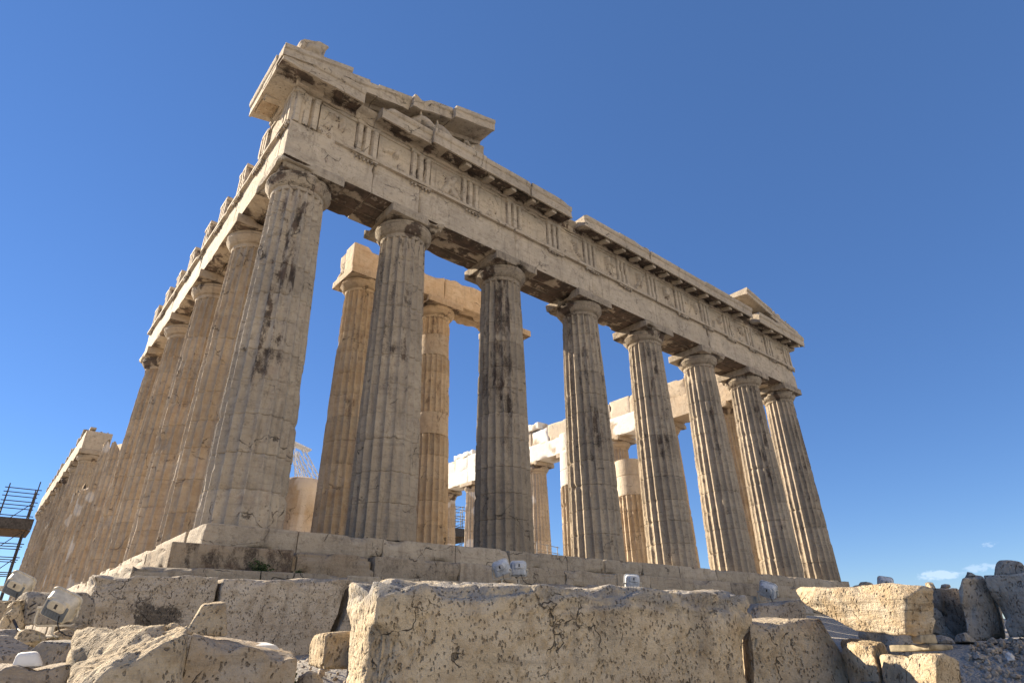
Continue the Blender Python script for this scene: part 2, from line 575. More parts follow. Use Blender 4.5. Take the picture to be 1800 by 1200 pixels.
def mat_pitted(name, colA, colB, stain, pitscale=33.0, bumpd=0.05, layered=False):
    t = NT(name)
    a = t.n('ShaderNodeAttribute', attribute_name='wear')
    sep = t.n('ShaderNodeSeparateColor')
    t.lk(a.outputs['Color'], sep.inputs[0])
    tone, crust, new, ochre = sep.outputs[0], sep.outputs[1], sep.outputs[2], a.outputs['Alpha']
    P = t.pos()
    n1 = t.noise(P, 1.4, 6, 0.6)
    n2 = t.noise(P, 6.0, 7, 0.62)
    n3 = t.noise(P, 30, 6, 0.65)
    base = t.mix(t.ramp(n1, 0.36, 0.66), colA, colB)
    base = t.mix(t.ramp(n2, 0.47, 0.70, 0, 0.75), base, stain)
    base = t.mix(t.math('MULTIPLY', ochre, t.ramp(n2, 0.3, 0.6)), base, (0.50, 0.34, 0.17))
    base = t.mix(t.math('MULTIPLY', new, t.ramp(n2, 0.36, 0.56)), base, (0.25, 0.25, 0.25))  # grey tint of some stones, and the painted shade of block tops
    dq = t.n('ShaderNodeTexNoise'); dq.inputs['Scale'].default_value = 14.0; dq.inputs['Detail'].default_value = 4
    t.lk(P, dq.inputs['Vector'])
    wq = t.n('ShaderNodeVectorMath', operation='MULTIPLY_ADD')
    t.lk(dq.outputs['Color'], wq.inputs[0]); wq.inputs[1].default_value = (0.06, 0.06, 0.06); t.lk(t.pos((1.0, 1.0, 0.6), rot=(0.3, 0.5, 0.2)), wq.inputs[2])
    pit = t.vor(wq.outputs[0], pitscale)
    pm = t.math('MULTIPLY', t.ramp(pit, 0.16, 0.40, 1, 0), t.ramp(t.noise(P, 9.0, 4), 0.42, 0.58, 0.1, 1))
    base = t.mix(t.math('MULTIPLY', pm, 0.55), base, (0.13, 0.09, 0.055))
    cm = t.ramp(t.math('ADD', crust, t.math('MULTIPLY', t.math('SUBTRACT', n3, 0.5), 1.3)), 0.35, 0.7)
    base = t.mix(t.math('MULTIPLY', cm, 0.85), base, (0.055, 0.047, 0.04))
    base = t.mix(t.ramp(n3, 0.58, 0.75, 0, 0.4), base, (0.17, 0.14, 0.11))
    dn = t.n('ShaderNodeTexNoise'); dn.inputs['Scale'].default_value = 2.6; dn.inputs['Detail'].default_value = 4
    t.lk(P, dn.inputs['Vector'])
    wv = t.n('ShaderNodeVectorMath', operation='MULTIPLY_ADD')
    t.lk(dn.outputs['Color'], wv.inputs[0]); wv.inputs[1].default_value = (0.7, 0.7, 0.7); t.lk(P, wv.inputs[2])
    ed = t.vor(wv.outputs[0], 1.1, 'DISTANCE_TO_EDGE')
    crk = t.math('MULTIPLY', t.ramp(t.math('DIVIDE', ed, t.ramp(t.noise(P, 8.0, 4), 0.3, 0.7, 0.1, 2.0)), 0.0, 0.008, 1, 0), t.ramp(t.noise(P, 1.9, 6), 0.52, 0.58))
    base = t.mix(t.math('MULTIPLY', crk, 0.8), base, (0.05, 0.04, 0.03))
    hgt = t.math('ADD', t.math('MULTIPLY', n3, 0.6), t.math('MULTIPLY', n2, 0.8))
    hgt = t.math('SUBTRACT', hgt, t.math('MULTIPLY', pm, 0.7))
    hgt = t.math('SUBTRACT', hgt, t.math('MULTIPLY', crk, 0.8))
    if layered:
        ly = t.noise(t.pos((0.9, 0.9, 5.0), rot=(0.1, 0.08, 0)), 1.8, 8, 0.7, 0.9)
        base = t.mix(t.ramp(ly, 0.54, 0.66, 0, 0.6), base, (0.20, 0.145, 0.085))
        hgt = t.math('ADD', hgt, t.math('MULTIPLY', ly, -1.6))
    base = t.mix(t.ramp(t.noise(t.pos((2.2, 2.2, 0.7), loc=(4, 1, 2)), 1.2, 7, 0.65, 0.6), 0.52, 0.68, 0, 0.5), base, (0.20, 0.165, 0.125))
    base = t.mix(t.ramp(t.noise(t.pos((0.6, 0.6, 6.0), rot=(0.1, 0.05, 0)), 2.0, 7, 0.65, 0.5), 0.54, 0.68, 0, 0.45), base, (0.25, 0.205, 0.15))
    g = t.n('ShaderNodeMapRange'); t.lk(tone, g.inputs[0])
    g.inputs[1].default_value = 0; g.inputs[2].default_value = 1; g.inputs[3].default_value = 0.7; g.inputs[4].default_value = 1.2
    base = t.mix(1.0, base, t.grey(g.outputs[0]), 'MULTIPLY')
    t.lk(base, t.b.inputs['Base Color'])
    t.bump(hgt, bumpd, 1.0)
    return t.m


def mat_plain(name, col, rough=0.6, metal=0.0, var=0.12, scale=8.0):
    t = NT(name)
    n = t.noise(t.pos(), scale, 5, 0.6)
    dark = tuple(c * (1 - var * 2.2) for c in col)
    lite = tuple(min(1, c * (1 + var)) for c in col)
    t.lk(t.mix(t.ramp(n, 0.35, 0.65), dark, lite), t.b.inputs['Base Color'])
    t.b.inputs['Roughness'].default_value = rough
    t.b.inputs['Metallic'].default_value = metal
    t.bump(n, 0.004, 0.5)
    return t.m


def mat_ground():
    t = NT('rubble_ground')
    P = t.pos()
    n1 = t.noise(P, 0.35, 6, 0.6)
    n2 = t.noise(P, 5, 7, 0.65)
    n3 = t.noise(P, 34, 5, 0.65)
    c = t.mix(t.ramp(n1, 0.35, 0.65), (0.36, 0.33, 0.29), (0.46, 0.425, 0.37))
    c = t.mix(t.ramp(n2, 0.45, 0.65, 0, 0.6), c, (0.24, 0.21, 0.17))
    v = t.vor(P, 22)
    c = t.mix(t.ramp(v, 0.05, 0.35, 0.55, 0), c, (0.56, 0.53, 0.48))
    c = t.mix(t.ramp(n3, 0.58, 0.72, 0, 0.5), c, (0.12, 0.105, 0.085))
    t.lk(c, t.b.inputs['Base Color'])
    h = t.math('ADD', t.math('MULTIPLY', n2, 0.6), t.math('SUBTRACT', t.math('MULTIPLY', n3, 0.5), t.math('MULTIPLY', v, 0.5)))
    t.bump(h, 0.06, 1.0)
    return t.m


M_MARBLE = mat_marble()
M_PIT = mat_pitted('pitted_marble', (0.49, 0.40, 0.275), (0.59, 0.495, 0.355), (0.33, 0.25, 0.155))
M_GREY = mat_pitted('grey_marble', (0.42, 0.36, 0.29), (0.50, 0.44, 0.36), (0.28, 0.235, 0.18), 30.0, 0.045)
M_WARM = mat_pitted('layered_marble', (0.55, 0.46, 0.33), (0.63, 0.54, 0.41), (0.36, 0.27, 0.17), 26.0, 0.05, True)
M_WHITE = mat_plain('new_marble', (0.74, 0.72, 0.67), 0.7, 0, 0.10, 5)
M_GROUND = mat_ground()
M_LAMP = mat_plain('lamp_housing', (0.16, 0.185, 0.22), 0.45, 0.0, 0.06, 14)
M_LAMPCREAM = mat_plain('lamp_body', (0.60, 0.54, 0.43), 0.5, 0.0, 0.08, 14)
M_LAMPWHITE = mat_plain('white_lamp_paint', (0.60, 0.62, 0.64), 0.5, 0.0, 0.10, 9)
M_GLASS = mat_plain('lamp_glass', (0.20, 0.235, 0.29), 0.12, 0.0, 0.05, 4)
M_STEEL = mat_plain('galvanised_steel', (0.26, 0.27, 0.29), 0.45, 0.7, 0.15, 9)
M_DARKSTEEL = mat_plain('dark_steel', (0.07, 0.065, 0.065), 0.55, 0.4, 0.2, 9)
M_WHITESTEEL = mat_plain('white_painted_steel', (0.66, 0.67, 0.69), 0.4, 0.0, 0.1, 9)
M_PLANK = mat_plain('scaffold_plank', (0.13, 0.085, 0.05), 0.8, 0, 0.25, 6)
M_TIMBER = mat_plain('old_timber', (0.055, 0.045, 0.036), 0.85, 0, 0.3, 7)
M_TIMBER2 = mat_plain('grey_timber', (0.30, 0.255, 0.18), 0.85, 0, 0.25, 7)
M_LEAF = mat_plain('dark_leaf', (0.055, 0.085, 0.03), 0.6, 0, 0.3, 20)
M_DRY = mat_plain('dry_grass', (0.30, 0.25, 0.09), 0.7, 0, 0.3, 20)
# ================================================================ the temple
TEMPLE = thing('greek_temple', 'ruined Doric marble temple with fluted columns, broken pediment and roofless interior', 'temple', (15.44, 34.7, 0))
rng = random.Random(5)


def col_x(i):
    return [1.0, 4.69, 8.986, 13.282, 17.578, 21.874, 26.17, 29.88][i]


def col_y(i):
    return 1.0 if i == 0 else (4.69 + 4.29 * (i - 1) if i < 16 else 68.44)


def shaft(cx, cy, z0, z1, r0, r1, ztop_full, seed, per=8, nz=150, nfl=20, fd=0.086, erosion=1.0, tone=0.5, crust=0.25, ochre=0.2,
          faces_az=None, streak=0.0, bites=(), drum=0.87, new_drums=(), broken=False, patches=0.0, newv=0.35):
    """fluted shaft of drums; ztop_full is where r1 is reached"""
    rs = np.random.RandomState(seed)
    nth = nfl * per
    nd = max(2, int(round((z1 - z0) / drum)))
    zb = z0 + (z1 - z0) * (np.arange(nd + 1) / nd)
    zb[1:-1] += rs.uniform(-0.08, 0.08, nd - 1)
    zs = set(np.linspace(z0, z1, nz))
    for b in zb[1:-1]:
        for o in (-0.022, -0.008, 0.0, 0.008, 0.022):
            zs.add(b + o)
    zs = np.array(sorted(zs))
    tt = np.concatenate([[0.03], np.linspace(0.03, 0.97, per)[1:-1] if per < 8 else 0.5 - 0.47 * np.cos(np.pi * np.arange(1, per - 1) / (per - 1)), [0.97]])
    th = ((np.arange(nfl)[:, None] + tt[None, :]) * 2 * np.pi / nfl).ravel()
    Z, T = np.meshgrid(zs, th, indexing='ij')
    Z, T = Z.ravel(), T.ravel()
    di = np.clip(np.searchsorted(zb, Z) - 1, 0, nd - 1)
    s = (Z - z0) / (ztop_full - z0)
    Rz = r0 + (r1 - r0) * s + 0.018 * np.sin(np.pi * np.clip(s, 0, 1))
    jit = rs.uniform(-0.006, 0.006, nd)[di]
    t = (T * nfl / (2 * np.pi)) % 1.0
    isnew = np.isin(di, list(new_drums))
    prof = fd * np.clip(1 - ((2 * t - 1) / 0.94) ** 2, 0, 1)
    Pn = np.stack([cx + np.cos(T) * Rz, cy + np.sin(T) * Rz, Z], 1)
    big = fbm(Pn * np.array([0.9, 0.9, 0.55]), 3, seed)
    med = fbm(Pn * np.array([2.6, 2.6, 1.6]), 3, seed + 3)
    fin = fbm(Pn * 9.0, 3, seed + 5)
    e = 0.001 + erosion * (0.05 * sstep(0.70, 0.82, big) + 0.022 * sstep(0.64, 0.76, med))
    depth = np.maximum(prof, e)
    depth = np.where(isnew, 0.03, depth)
    rough = erosion * (0.007 * (fin - 0.5) * 2 + 0.007 * sstep(0.62, 0.66, med))
    depth = depth + np.where(isnew, 0, rough)
    jd = np.min(np.abs(Z[:, None] - zb[None, 1:-1]), axis=1) if nd > 1 else np.full(len(Z), 9.0)
    depth = depth + np.where(jd < 0.004, 0.024, np.where(jd < 0.012, 0.010, 0)) + np.exp(-(jd / 0.09) ** 2) * 0.04 * erosion * sstep(0.58, 0.72, fbm(Pn * 2.2, 2, seed + 19))
    for (ba, bz, bs, bd) in bites:
        dth = np.angle(np.exp(1j * (T - ba))) * Rz
        k = np.sqrt((dth / bs) ** 2 + ((Z - bz) / (bs * 1.2)) ** 2) + 0.5 * (med - 0.5)
        depth = depth + bd * sstep(1.0, 0.5, k)
    r = Rz + jit - depth
    zz = Z.copy()
    if broken:
        top = Z > z1 - 0.6
        zz = np.where(top, Z - (Z - (z1 - 0.6)) * 0.9 * sstep(0.45, 0.6, fbm(np.stack([np.cos(T) * 2, np.sin(T) * 2, T * 0], 1), 2, seed)), Z)
    V = np.stack([cx + np.cos(T) * r, cy + np.sin(T) * r, zz], 1)
    Wr = np.zeros((len(V), 4))
    Wr[:, 0] = np.clip(tone + rs.uniform(-0.13, 0.13, nd)[di], 0, 1)
    st = fbm(np.stack([np.cos(T) * 3.4 + seed, np.sin(T) * 3.4, Z * 0.16], 1), 3, seed + 8)
    cr = crust * sstep(0.50, 0.66, st) * (0.45 + 0.55 * sstep(z0, ztop_full, Z))
    # sheltered hollows keep their crust, worn ones lose it
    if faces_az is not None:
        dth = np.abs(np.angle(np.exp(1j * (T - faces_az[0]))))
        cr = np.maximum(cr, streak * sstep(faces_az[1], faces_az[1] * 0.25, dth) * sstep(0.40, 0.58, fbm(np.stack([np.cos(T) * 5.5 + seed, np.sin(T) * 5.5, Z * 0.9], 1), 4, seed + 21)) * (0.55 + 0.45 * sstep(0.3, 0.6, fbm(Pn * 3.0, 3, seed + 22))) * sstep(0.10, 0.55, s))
    Wr[:, 1] = cr
    pn = patches * sstep(0.57, 0.60, fbm(Pn * np.array([0.8, 0.8, 0.8]), 2, seed + 41))
    Wr[:, 2] = np.where(isnew, newv, pn)
    Wr[:, 3] = np.clip(ochre * (0.55 + 0.9 * (fbm(Pn * 0.6, 2, seed + 13))), 0, 1)
    n = nth
    F = [grid_faces(len(zs), n, True), (np.arange(n) + (len(zs) - 1) * n)[None, :]]
    return Geo(V, F, Wr)


def capital_geo(cx, cy, zt, rn, half, seed, wear, n=96, sp=0.09, chip=0.20, hcap=0.86, eroded=1.0):
    """annulets, echinus and abacus; zt is the top of the abacus"""
    k = hcap / 0.86
    zn = zt - 0.86 * k
    za = zt - 0.35 * k
    prof = [(rn - 0.02, zn - 0.02), (rn + 0.005, zn + 0.02), (rn + 0.02, zn + 0.09 * k), (rn + 0.045, zn + 0.10 * k), (rn + 0.03, zn + 0.115 * k), (rn + 0.06, zn + 0.13 * k), (rn + 0.045, zn + 0.145 * k),
            (rn + 0.075, zn + 0.16 * k), (rn + 0.12, zn + 0.22 * k), (rn + 0.17, zn + 0.29 * k), (rn + 0.215, zn + 0.36 * k),
            (half - 0.075, zn + 0.42 * k), (half - 0.045, zn + 0.455 * k), (half - 0.045, zn + 0.48 * k), (half - 0.08, za + 0.01)]
    g = lathe(prof, n, cx, cy, wear)
    d = g.V - np.array([cx, cy, 0]); d[:, 2] = 0
    d /= np.maximum(np.linalg.norm(d, axis=1, keepdims=True), 1e-6)
    f = fbm(g.V * 1.5, 3, seed)
    amt = eroded * (0.20 * sstep(0.63, 0.78, f) * sstep(zn + 0.12, zn + 0.36, g.V[:, 2]) + 0.012 * (fbm(g.V * 7, 3, seed + 2) - 0.5))
    g.V -= d * amt[:, None]
    g.W[:, 1] = np.maximum(g.W[:, 1], 0.65 * sstep(0.52, 0.68, fbm(g.V * 1.3, 2, seed + 9)))
    ab = block((cx - half, cy - half, za), (cx + half, cy + half, zt), sp, 0.02, 0.010 * eroded, chip * eroded, 0.14, 0.57, seed + 1, wear, 1.8, 0.5, nfreq=1.3)
    return [g, ab]


def column(name, cx, cy, z0, ztop, r0, r1, seed, half=1.0, hcap=0.86, label=None, cap=True, capkw={}, **kw):
    zs = ztop - hcap if cap else ztop
    full = kw.pop('full', zs)
    g = shaft(cx, cy, z0, zs, r0, r1, full, seed, **kw)
    o = build(name, g, M_MARBLE, TEMPLE, angle=50)
    if label:
        o['label'] = label
    if cap:
        k = dict(n=96, sp=0.09)
        k.update(capkw)
        build('capital', capital_geo(cx, cy, ztop, r1 - 0.01, half, seed + 100, (kw.get('tone', 0.5), kw.get('crust', 0.2) * 0.6, capkw.get('new', 0.0), kw.get('ochre', 0.2) * 0.8), n=k['n'], sp=k['sp'],
                                     chip=k.get('chip', 0.2), hcap=hcap, eroded=k.get('eroded', 1.0)), M_MARBLE, o, angle=50)
    return o


ZC = 10.43
# east front, seen nearly face on
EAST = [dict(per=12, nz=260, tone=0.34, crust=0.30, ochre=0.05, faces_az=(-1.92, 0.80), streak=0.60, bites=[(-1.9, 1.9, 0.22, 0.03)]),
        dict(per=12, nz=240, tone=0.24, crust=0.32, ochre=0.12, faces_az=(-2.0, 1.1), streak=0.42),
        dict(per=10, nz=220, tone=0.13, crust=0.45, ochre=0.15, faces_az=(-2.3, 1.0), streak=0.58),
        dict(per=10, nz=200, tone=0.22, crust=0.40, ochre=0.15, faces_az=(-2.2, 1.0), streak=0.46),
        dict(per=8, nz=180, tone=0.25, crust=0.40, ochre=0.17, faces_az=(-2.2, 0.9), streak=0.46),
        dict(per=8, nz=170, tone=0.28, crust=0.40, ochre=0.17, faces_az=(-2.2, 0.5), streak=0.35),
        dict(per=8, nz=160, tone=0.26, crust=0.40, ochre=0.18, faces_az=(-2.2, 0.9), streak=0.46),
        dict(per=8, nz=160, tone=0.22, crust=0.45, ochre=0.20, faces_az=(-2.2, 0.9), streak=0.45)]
for i, kw in enumerate(EAST):
    corner = i in (0, 7)
    column('column', col_x(i), 1.0, 0.0, ZC, 0.972 if corner else 0.953, 0.765 if corner else 0.745, 11 + i * 13,
           capkw=dict(n=120, sp=0.08, chip=0.26), **kw)
# south flank: four more columns carry the entablature, the next are stumps, then the western run
for i in range(1, 5):
    column('column', 1.0, col_y(i), 0.0, ZC, 0.953, 0.745, 211 + i * 17, per=10 if i < 3 else 8, nz=200 - 20 * i, tone=0.50, crust=0.24, ochre=0.62,
           erosion=1.1, bites=[(-2.7, 5.2 - 0.7 * i, 0.30, 0.10)] if i in (2, 4) else ())
for i, zt in ((5, 7.0), (6, 8.1), (7, 6.6), (8, 6.9)):
    column('column', 1.0, col_y(i), 0.0, zt, 0.953, 0.953 - 0.208 * zt / 9.57, 311 + i * 7, cap=False, per=8, nz=90, tone=0.48, crust=0.2, ochre=0.6, full=zt,
           erosion=1.0, broken=True, patches=0.5)
for i in range(9, 17):
    column('column', 1.0, col_y(i), 0.0, ZC, 0.953, 0.745, 411 + i * 7, per=6, nz=90, tone=0.40, crust=0.28, ochre=0.55, erosion=1.3,
           capkw=dict(n=48, sp=0.2))
# north flank, its inner side in the sun
for i in range(1, 17):
    column('column', 29.88, col_y(i), 0.0, ZC, 0.953, 0.745, 511 + i * 7, per=6, nz=100, tone=0.55, crust=0.15, ochre=0.6 if i < 4 else 0.35, erosion=0.9,
           capkw=dict(n=48, sp=0.2, new=0.0), patches=0.7 if i >= 4 else 0.0)
# porch columns inside the east front
PY = 5.75
for k, x in enumerate((5.57, 9.12, 13.12)):
    column('column', x, PY, 0.55, 10.92, 0.83, 0.655, 711 + k * 9, half=0.90, hcap=0.78, per=10, nz=180, tone=0.72, crust=0.22, ochre=0.66,
           faces_az=(-2.0, 0.8), streak=0.35, capkw=dict(n=90, sp=0.09), new_drums=(5, 9) if k == 1 else (), newv=0.06)
column('column', 17.45, PY, 0.55, 6.6, 0.83, 0.72, 741, cap=False, per=8, nz=120, tone=0.65, crust=0.05, ochre=0.35, full=6.6, erosion=1.2, new_drums=(6, 5, 4), patches=0.9, newv=0.7,
       bites=[(-2.6, 2.2, 0.5, 0.10), (-2.4, 3.6, 0.4, 0.09)])
column('column', 21.5, PY, 0.55, 5.9, 0.83, 0.725, 751, cap=False, per=8, nz=120, tone=0.65, crust=0.2, ochre=0.7, full=5.9, new_drums=(5, 4), newv=0.2)
# smooth drum stump further in
g = lathe([(0.90, 0.5), (0.88, 1.6), (0.87, 2.7), (0.862, 2.71), (0.87, 2.73), (0.85, 3.75), (0.88, 3.8), (0.92, 3.92), (0.92, 4.22), (0.85, 4.36), (0.6, 4.44), (0.05, 4.45)], 48, 7.15, 13.4, (0.80, 0.05, 0.0, 0.6))
g.W[:, 2] = 0.55 * sstep(0.50, 0.53, fbm(g.V * 1.3, 2, 4))
build('stub_column', g, M_MARBLE, TEMPLE)


# ---------------------------------------------------------------- platform and steps
def course(name, frame, u0, u1, vin, vout, z0, z1, seed, blk=2.1, wear=(0.5, 0.1, 0, 0.1), chip=0.10, sp=0.10, detail_to=30.0, zt_dark=False):
    rs = np.random.RandomState(seed)
    gs, u, k = [], u0, 0
    while u < u1 - 0.05:
        L = blk * rs.uniform(0.75, 1.2)
        if u + L > u1 - 0.6:
            L = u1 - u
        w = list(wear)
        w[0] = np.clip(w[0] + rs.uniform(-0.16, 0.16), 0, 1)
        w[1] = np.clip(w[1] + rs.uniform(-0.10, 0.08), 0, 1)
        if zt_dark and k < 2:
            w[1] = 0.40 if k == 0 else 0.22
            w[3] = 0.45
        s = sp if u < detail_to else sp * 2.2
        dv = rs.uniform(-0.012, 0.012)
        g = block((u + 0.006, vin, z0 + 0.004), (u + L - 0.006, vout + dv, z1 + rs.uniform(-0.006, 0.006)), s, 0.014, 0.009, chip, 0.09, 0.56, seed + k * 3, w, 1.4, nfreq=1.7)
        gs.append(g.map(frame))
        u += L
        k += 1
    return build(name, gs, M_MARBLE, TEMPLE, angle=45)


ST = [(0.0, 0.0, -0.52), (0.70, -0.52, -1.04), (1.40, -1.04, -1.56)]
for k, (o, zt, zb) in enumerate(ST):
    w = (0.34, 0.12, 0, 0.0) if k == 0 else ((0.26, 0.18, 0, 0.10) if k == 1 else (0.26, 0.14, 0, 0.0))
    course('platform_step', FE, -o, 30.88 + o, -1.5, o, zb, zt, 900 + k * 50, 2.15, w, 0.12 + 0.04 * k, 0.085, 14.0, k == 1)
    course('platform_step', FS, 1.502 , 69.5 + o, -1.5, o, zb, zt, 1000 + k * 50, 2.15, (0.56, 0.06, 0, 0.10), 0.14, 0.10, 14.0)
    course('platform_step', FN, 1.502, 69.5 + o, -1.5, o, zb, zt, 1100 + k * 50, 3.0, (0.56, 0.06, 0, 0.10), 0.10, 0.3, 0)
for k, (zt, zb) in enumerate(((-1.563, -2.06), (-2.063, -2.6), (-2.603, -3.4))):
    w = (0.40, 0.14, 0, 0.15)
    course('foundation_course', FE, -1.36, 32.2, -1.0, 1.36, zb, zt, 1130 + k * 20, 1.3, w, 0.10, 0.2, 14.0)
    course('foundation_course', FS, 1.01, 70.8, -1.0, 1.36, zb, zt, 1200 + k * 20, 1.3, w, 0.10, 0.3, 14.0)
    course('foundation_course', FN, 1.01, 70.8, -1.0, 1.36, zb, zt, 1270 + k * 20, 2.6, w, 0.08, 0.5, 0)
build('temple_floor', plainbox((1.4, 1.4, -1.5), (29.5, 69.4, -0.03)), M_MARBLE, TEMPLE, smooth=False)
build('inner_platform', [block((4.6, 4.8, -0.03), (26.3, 64.6, 0.26), 0.6, 0.02, 0.01, 0.05, 0.1, seed=61), block((4.9, 5.1, 0.264), (26.0, 64.3, 0.55), 0.6, 0.02, 0.01, 0.05, 0.1, seed=62)], M_MARBLE, TEMPLE)


# ---------------------------------------------------------------- architrave
def taenia(frame, u0, u1, tri, seed, v0=-0.085):
    """band along the top of the architrave with a peg strip below each triglyph"""
    gs = [sweep([(v0 - 0.03, 11.67), (v0 + 0.10, 11.67), (v0 + 0.10, 11.784), (v0 - 0.03, 11.784)], np.arange(u0, u1 + 0.02, 0.09), seed, 0.005, 0.07, [0, 1, 1, 0], (0.52, 0.12, 0, 0.1), thr=0.60)]
    rs = np.random.RandomState(seed)
    for c in tri:
        if not (u0 + 0.3 < c < u1 - 0.3):
            continue
        if rs.rand() < 0.12:
            continue
        a, b = c - 0.42, c + 0.42
        gs.append(block((a, v0 - 0.02, 11.59), (b, v0 + 0.085, 11.668), 0.12, 0.006, 0.006, 0.04, 0.05, 0.5, seed + int(c * 10), (0.46, 0.25, 0, 0.1)))
        for j in range(6):
            if rs.rand() < 0.15:
                continue
            u = a + 0.07 + j * 0.14
            gs.append(lathe([(0.040, 11.51), (0.034, 11.592)], 8, u, v0 + 0.045, (0.40, 0.35, 0, 0.1)))
    for g in gs:
        g.map(frame)
    return build('peg_band', gs, M_MARBLE, TEMPLE, angle=40)


def beam(frame, u0, u1, seed, wear, sp=0.12, soffit=1.5, layers=True, chip=0.10, ztop=11.785, new=None, vout=-0.11, zb=ZC):
    gs = []
    rs = np.random.RandomState(seed)
    w = list(wear)
    if layers:
        for (a, b, dz) in ((-0.70, vout, 0.0), (-1.24, -0.73, 0.02 * rs.rand()), (-1.79, -1.27, 0.03 * rs.rand())):
            w2 = list(w)
            w2[0] = np.clip(w[0] + rs.uniform(-0.08, 0.08), 0, 1)
            gs.append(block((u0 + 0.005, a, zb + dz), (u1 - 0.005, b, ztop), sp, 0.012, 0.008, chip, 0.09, 0.60, seed + int(-a * 10), w2, 1.6, soffit, nfreq=1.5))
    else:
        gs.append(block((u0 + 0.005, -1.79, zb), (u1 - 0.005, vout, ztop), sp, 0.012, 0.008, chip, 0.10, 0.58, seed, w, 1.2, soffit, nfreq=1.5, patch_new=w[2] > 0.3))
    for g in gs:
        g.map(frame)
    return build('architrave_block', gs, M_MARBLE, TEMPLE, angle=45)


ex = [0.11, 2.95, 4.69, 8.986, 13.282, 17.578, 21.874, 26.17, 30.77]
for i in range(8):
    w = (0.58, 0.10, 0, 0.06) if i < 3 else (0.55, 0.14, 0, 0.10)
    # the south corner belongs to the east beam; the inner layers butt against the flank beam
    beam(FE, ex[i], ex[i + 1], 1200 + i * 9, w, 0.10 if i < 4 else 0.14)
tri_e = [0.535, 2.61]
for i in range(1, 7):
    tri_e += [col_x(i), (col_x(i) + col_x(i + 1)) / 2 if i < 6 else 28.27]
tri_e += [30.345]
for a, b in ((1.55, 8.9), (8.92, 17.6), (17.62, 30.83)):
    taenia(FE, a, b, tri_e, int(a * 10) + 7)
sy = [1.80, 4.69, 8.98, 13.27, 18.35]
for i in range(4):
    beam(FS, sy[i], sy[i + 1], 1300 + i * 9, (0.64, 0.06, 0, 0.22), 0.12, 0.6)
build('architrave_block', [block((0.11, 0.715, ZC), (0.70, 1.795, 11.688), 0.12, 0.02, 0.012, 0.10, 0.14, 0.5, 1391, (0.64, 0.05, 0, 0.18))], M_MARBLE, TEMPLE, angle=45)
tri_s = [0.535, 2.61, 4.69, 6.835, 8.98, 11.125, 13.27, 15.415, 17.56]
taenia(FS, 0.2, 18.2, tri_s, 77)
for i in range(9, 16):
    beam(FS, col_y(i) - (0.95 if i == 9 else 0), col_y(i + 1) + (0.9 if i == 15 else 0), 1400 + i * 5, (0.60, 0.05, 0, 0.15), 0.3, 0.5, layers=False)
for i in range(0, 16):
    w = (0.6, 0.0, 0.9 if i >= 2 else 0.0, 0.45 if i < 3 else 0.1)
    beam(FN, col_y(i) + (0.80 if i == 0 else 0), col_y(i + 1), 1500 + i * 5, w, 0.16 if i < 9 else 0.4, 0.15, layers=False, chip=0.12)
# porch beam over the first columns
for a, b, s in ((4.72, 9.1, 1), (9.11, 12.5, 2)):
    build('architrave_block', [block((a, PY - 0.72, 10.925), (b, PY + 0.02, 12.1 if s == 1 else 12.18), 0.10, 0.02, 0.014, 0.2, 0.15, 0.5, 1600 + s, (0.92, 0.03, 0.0, 0.6), 1.2, 0.2, nfreq=1.2),
                               block((a + 0.02, PY + 0.04, 10.925), (b - 0.02, PY + 0.72, 12.0), 0.15, 0.02, 0.014, 0.2, 0.15, 0.5, 1610 + s, (0.6, 0.03, 0.0, 0.7), 1.2, 0.2)], M_MARBLE, TEMPLE, angle=45)


# ---------------------------------------------------------------- frieze
ZF0, ZF1 = 11.79, 13.13


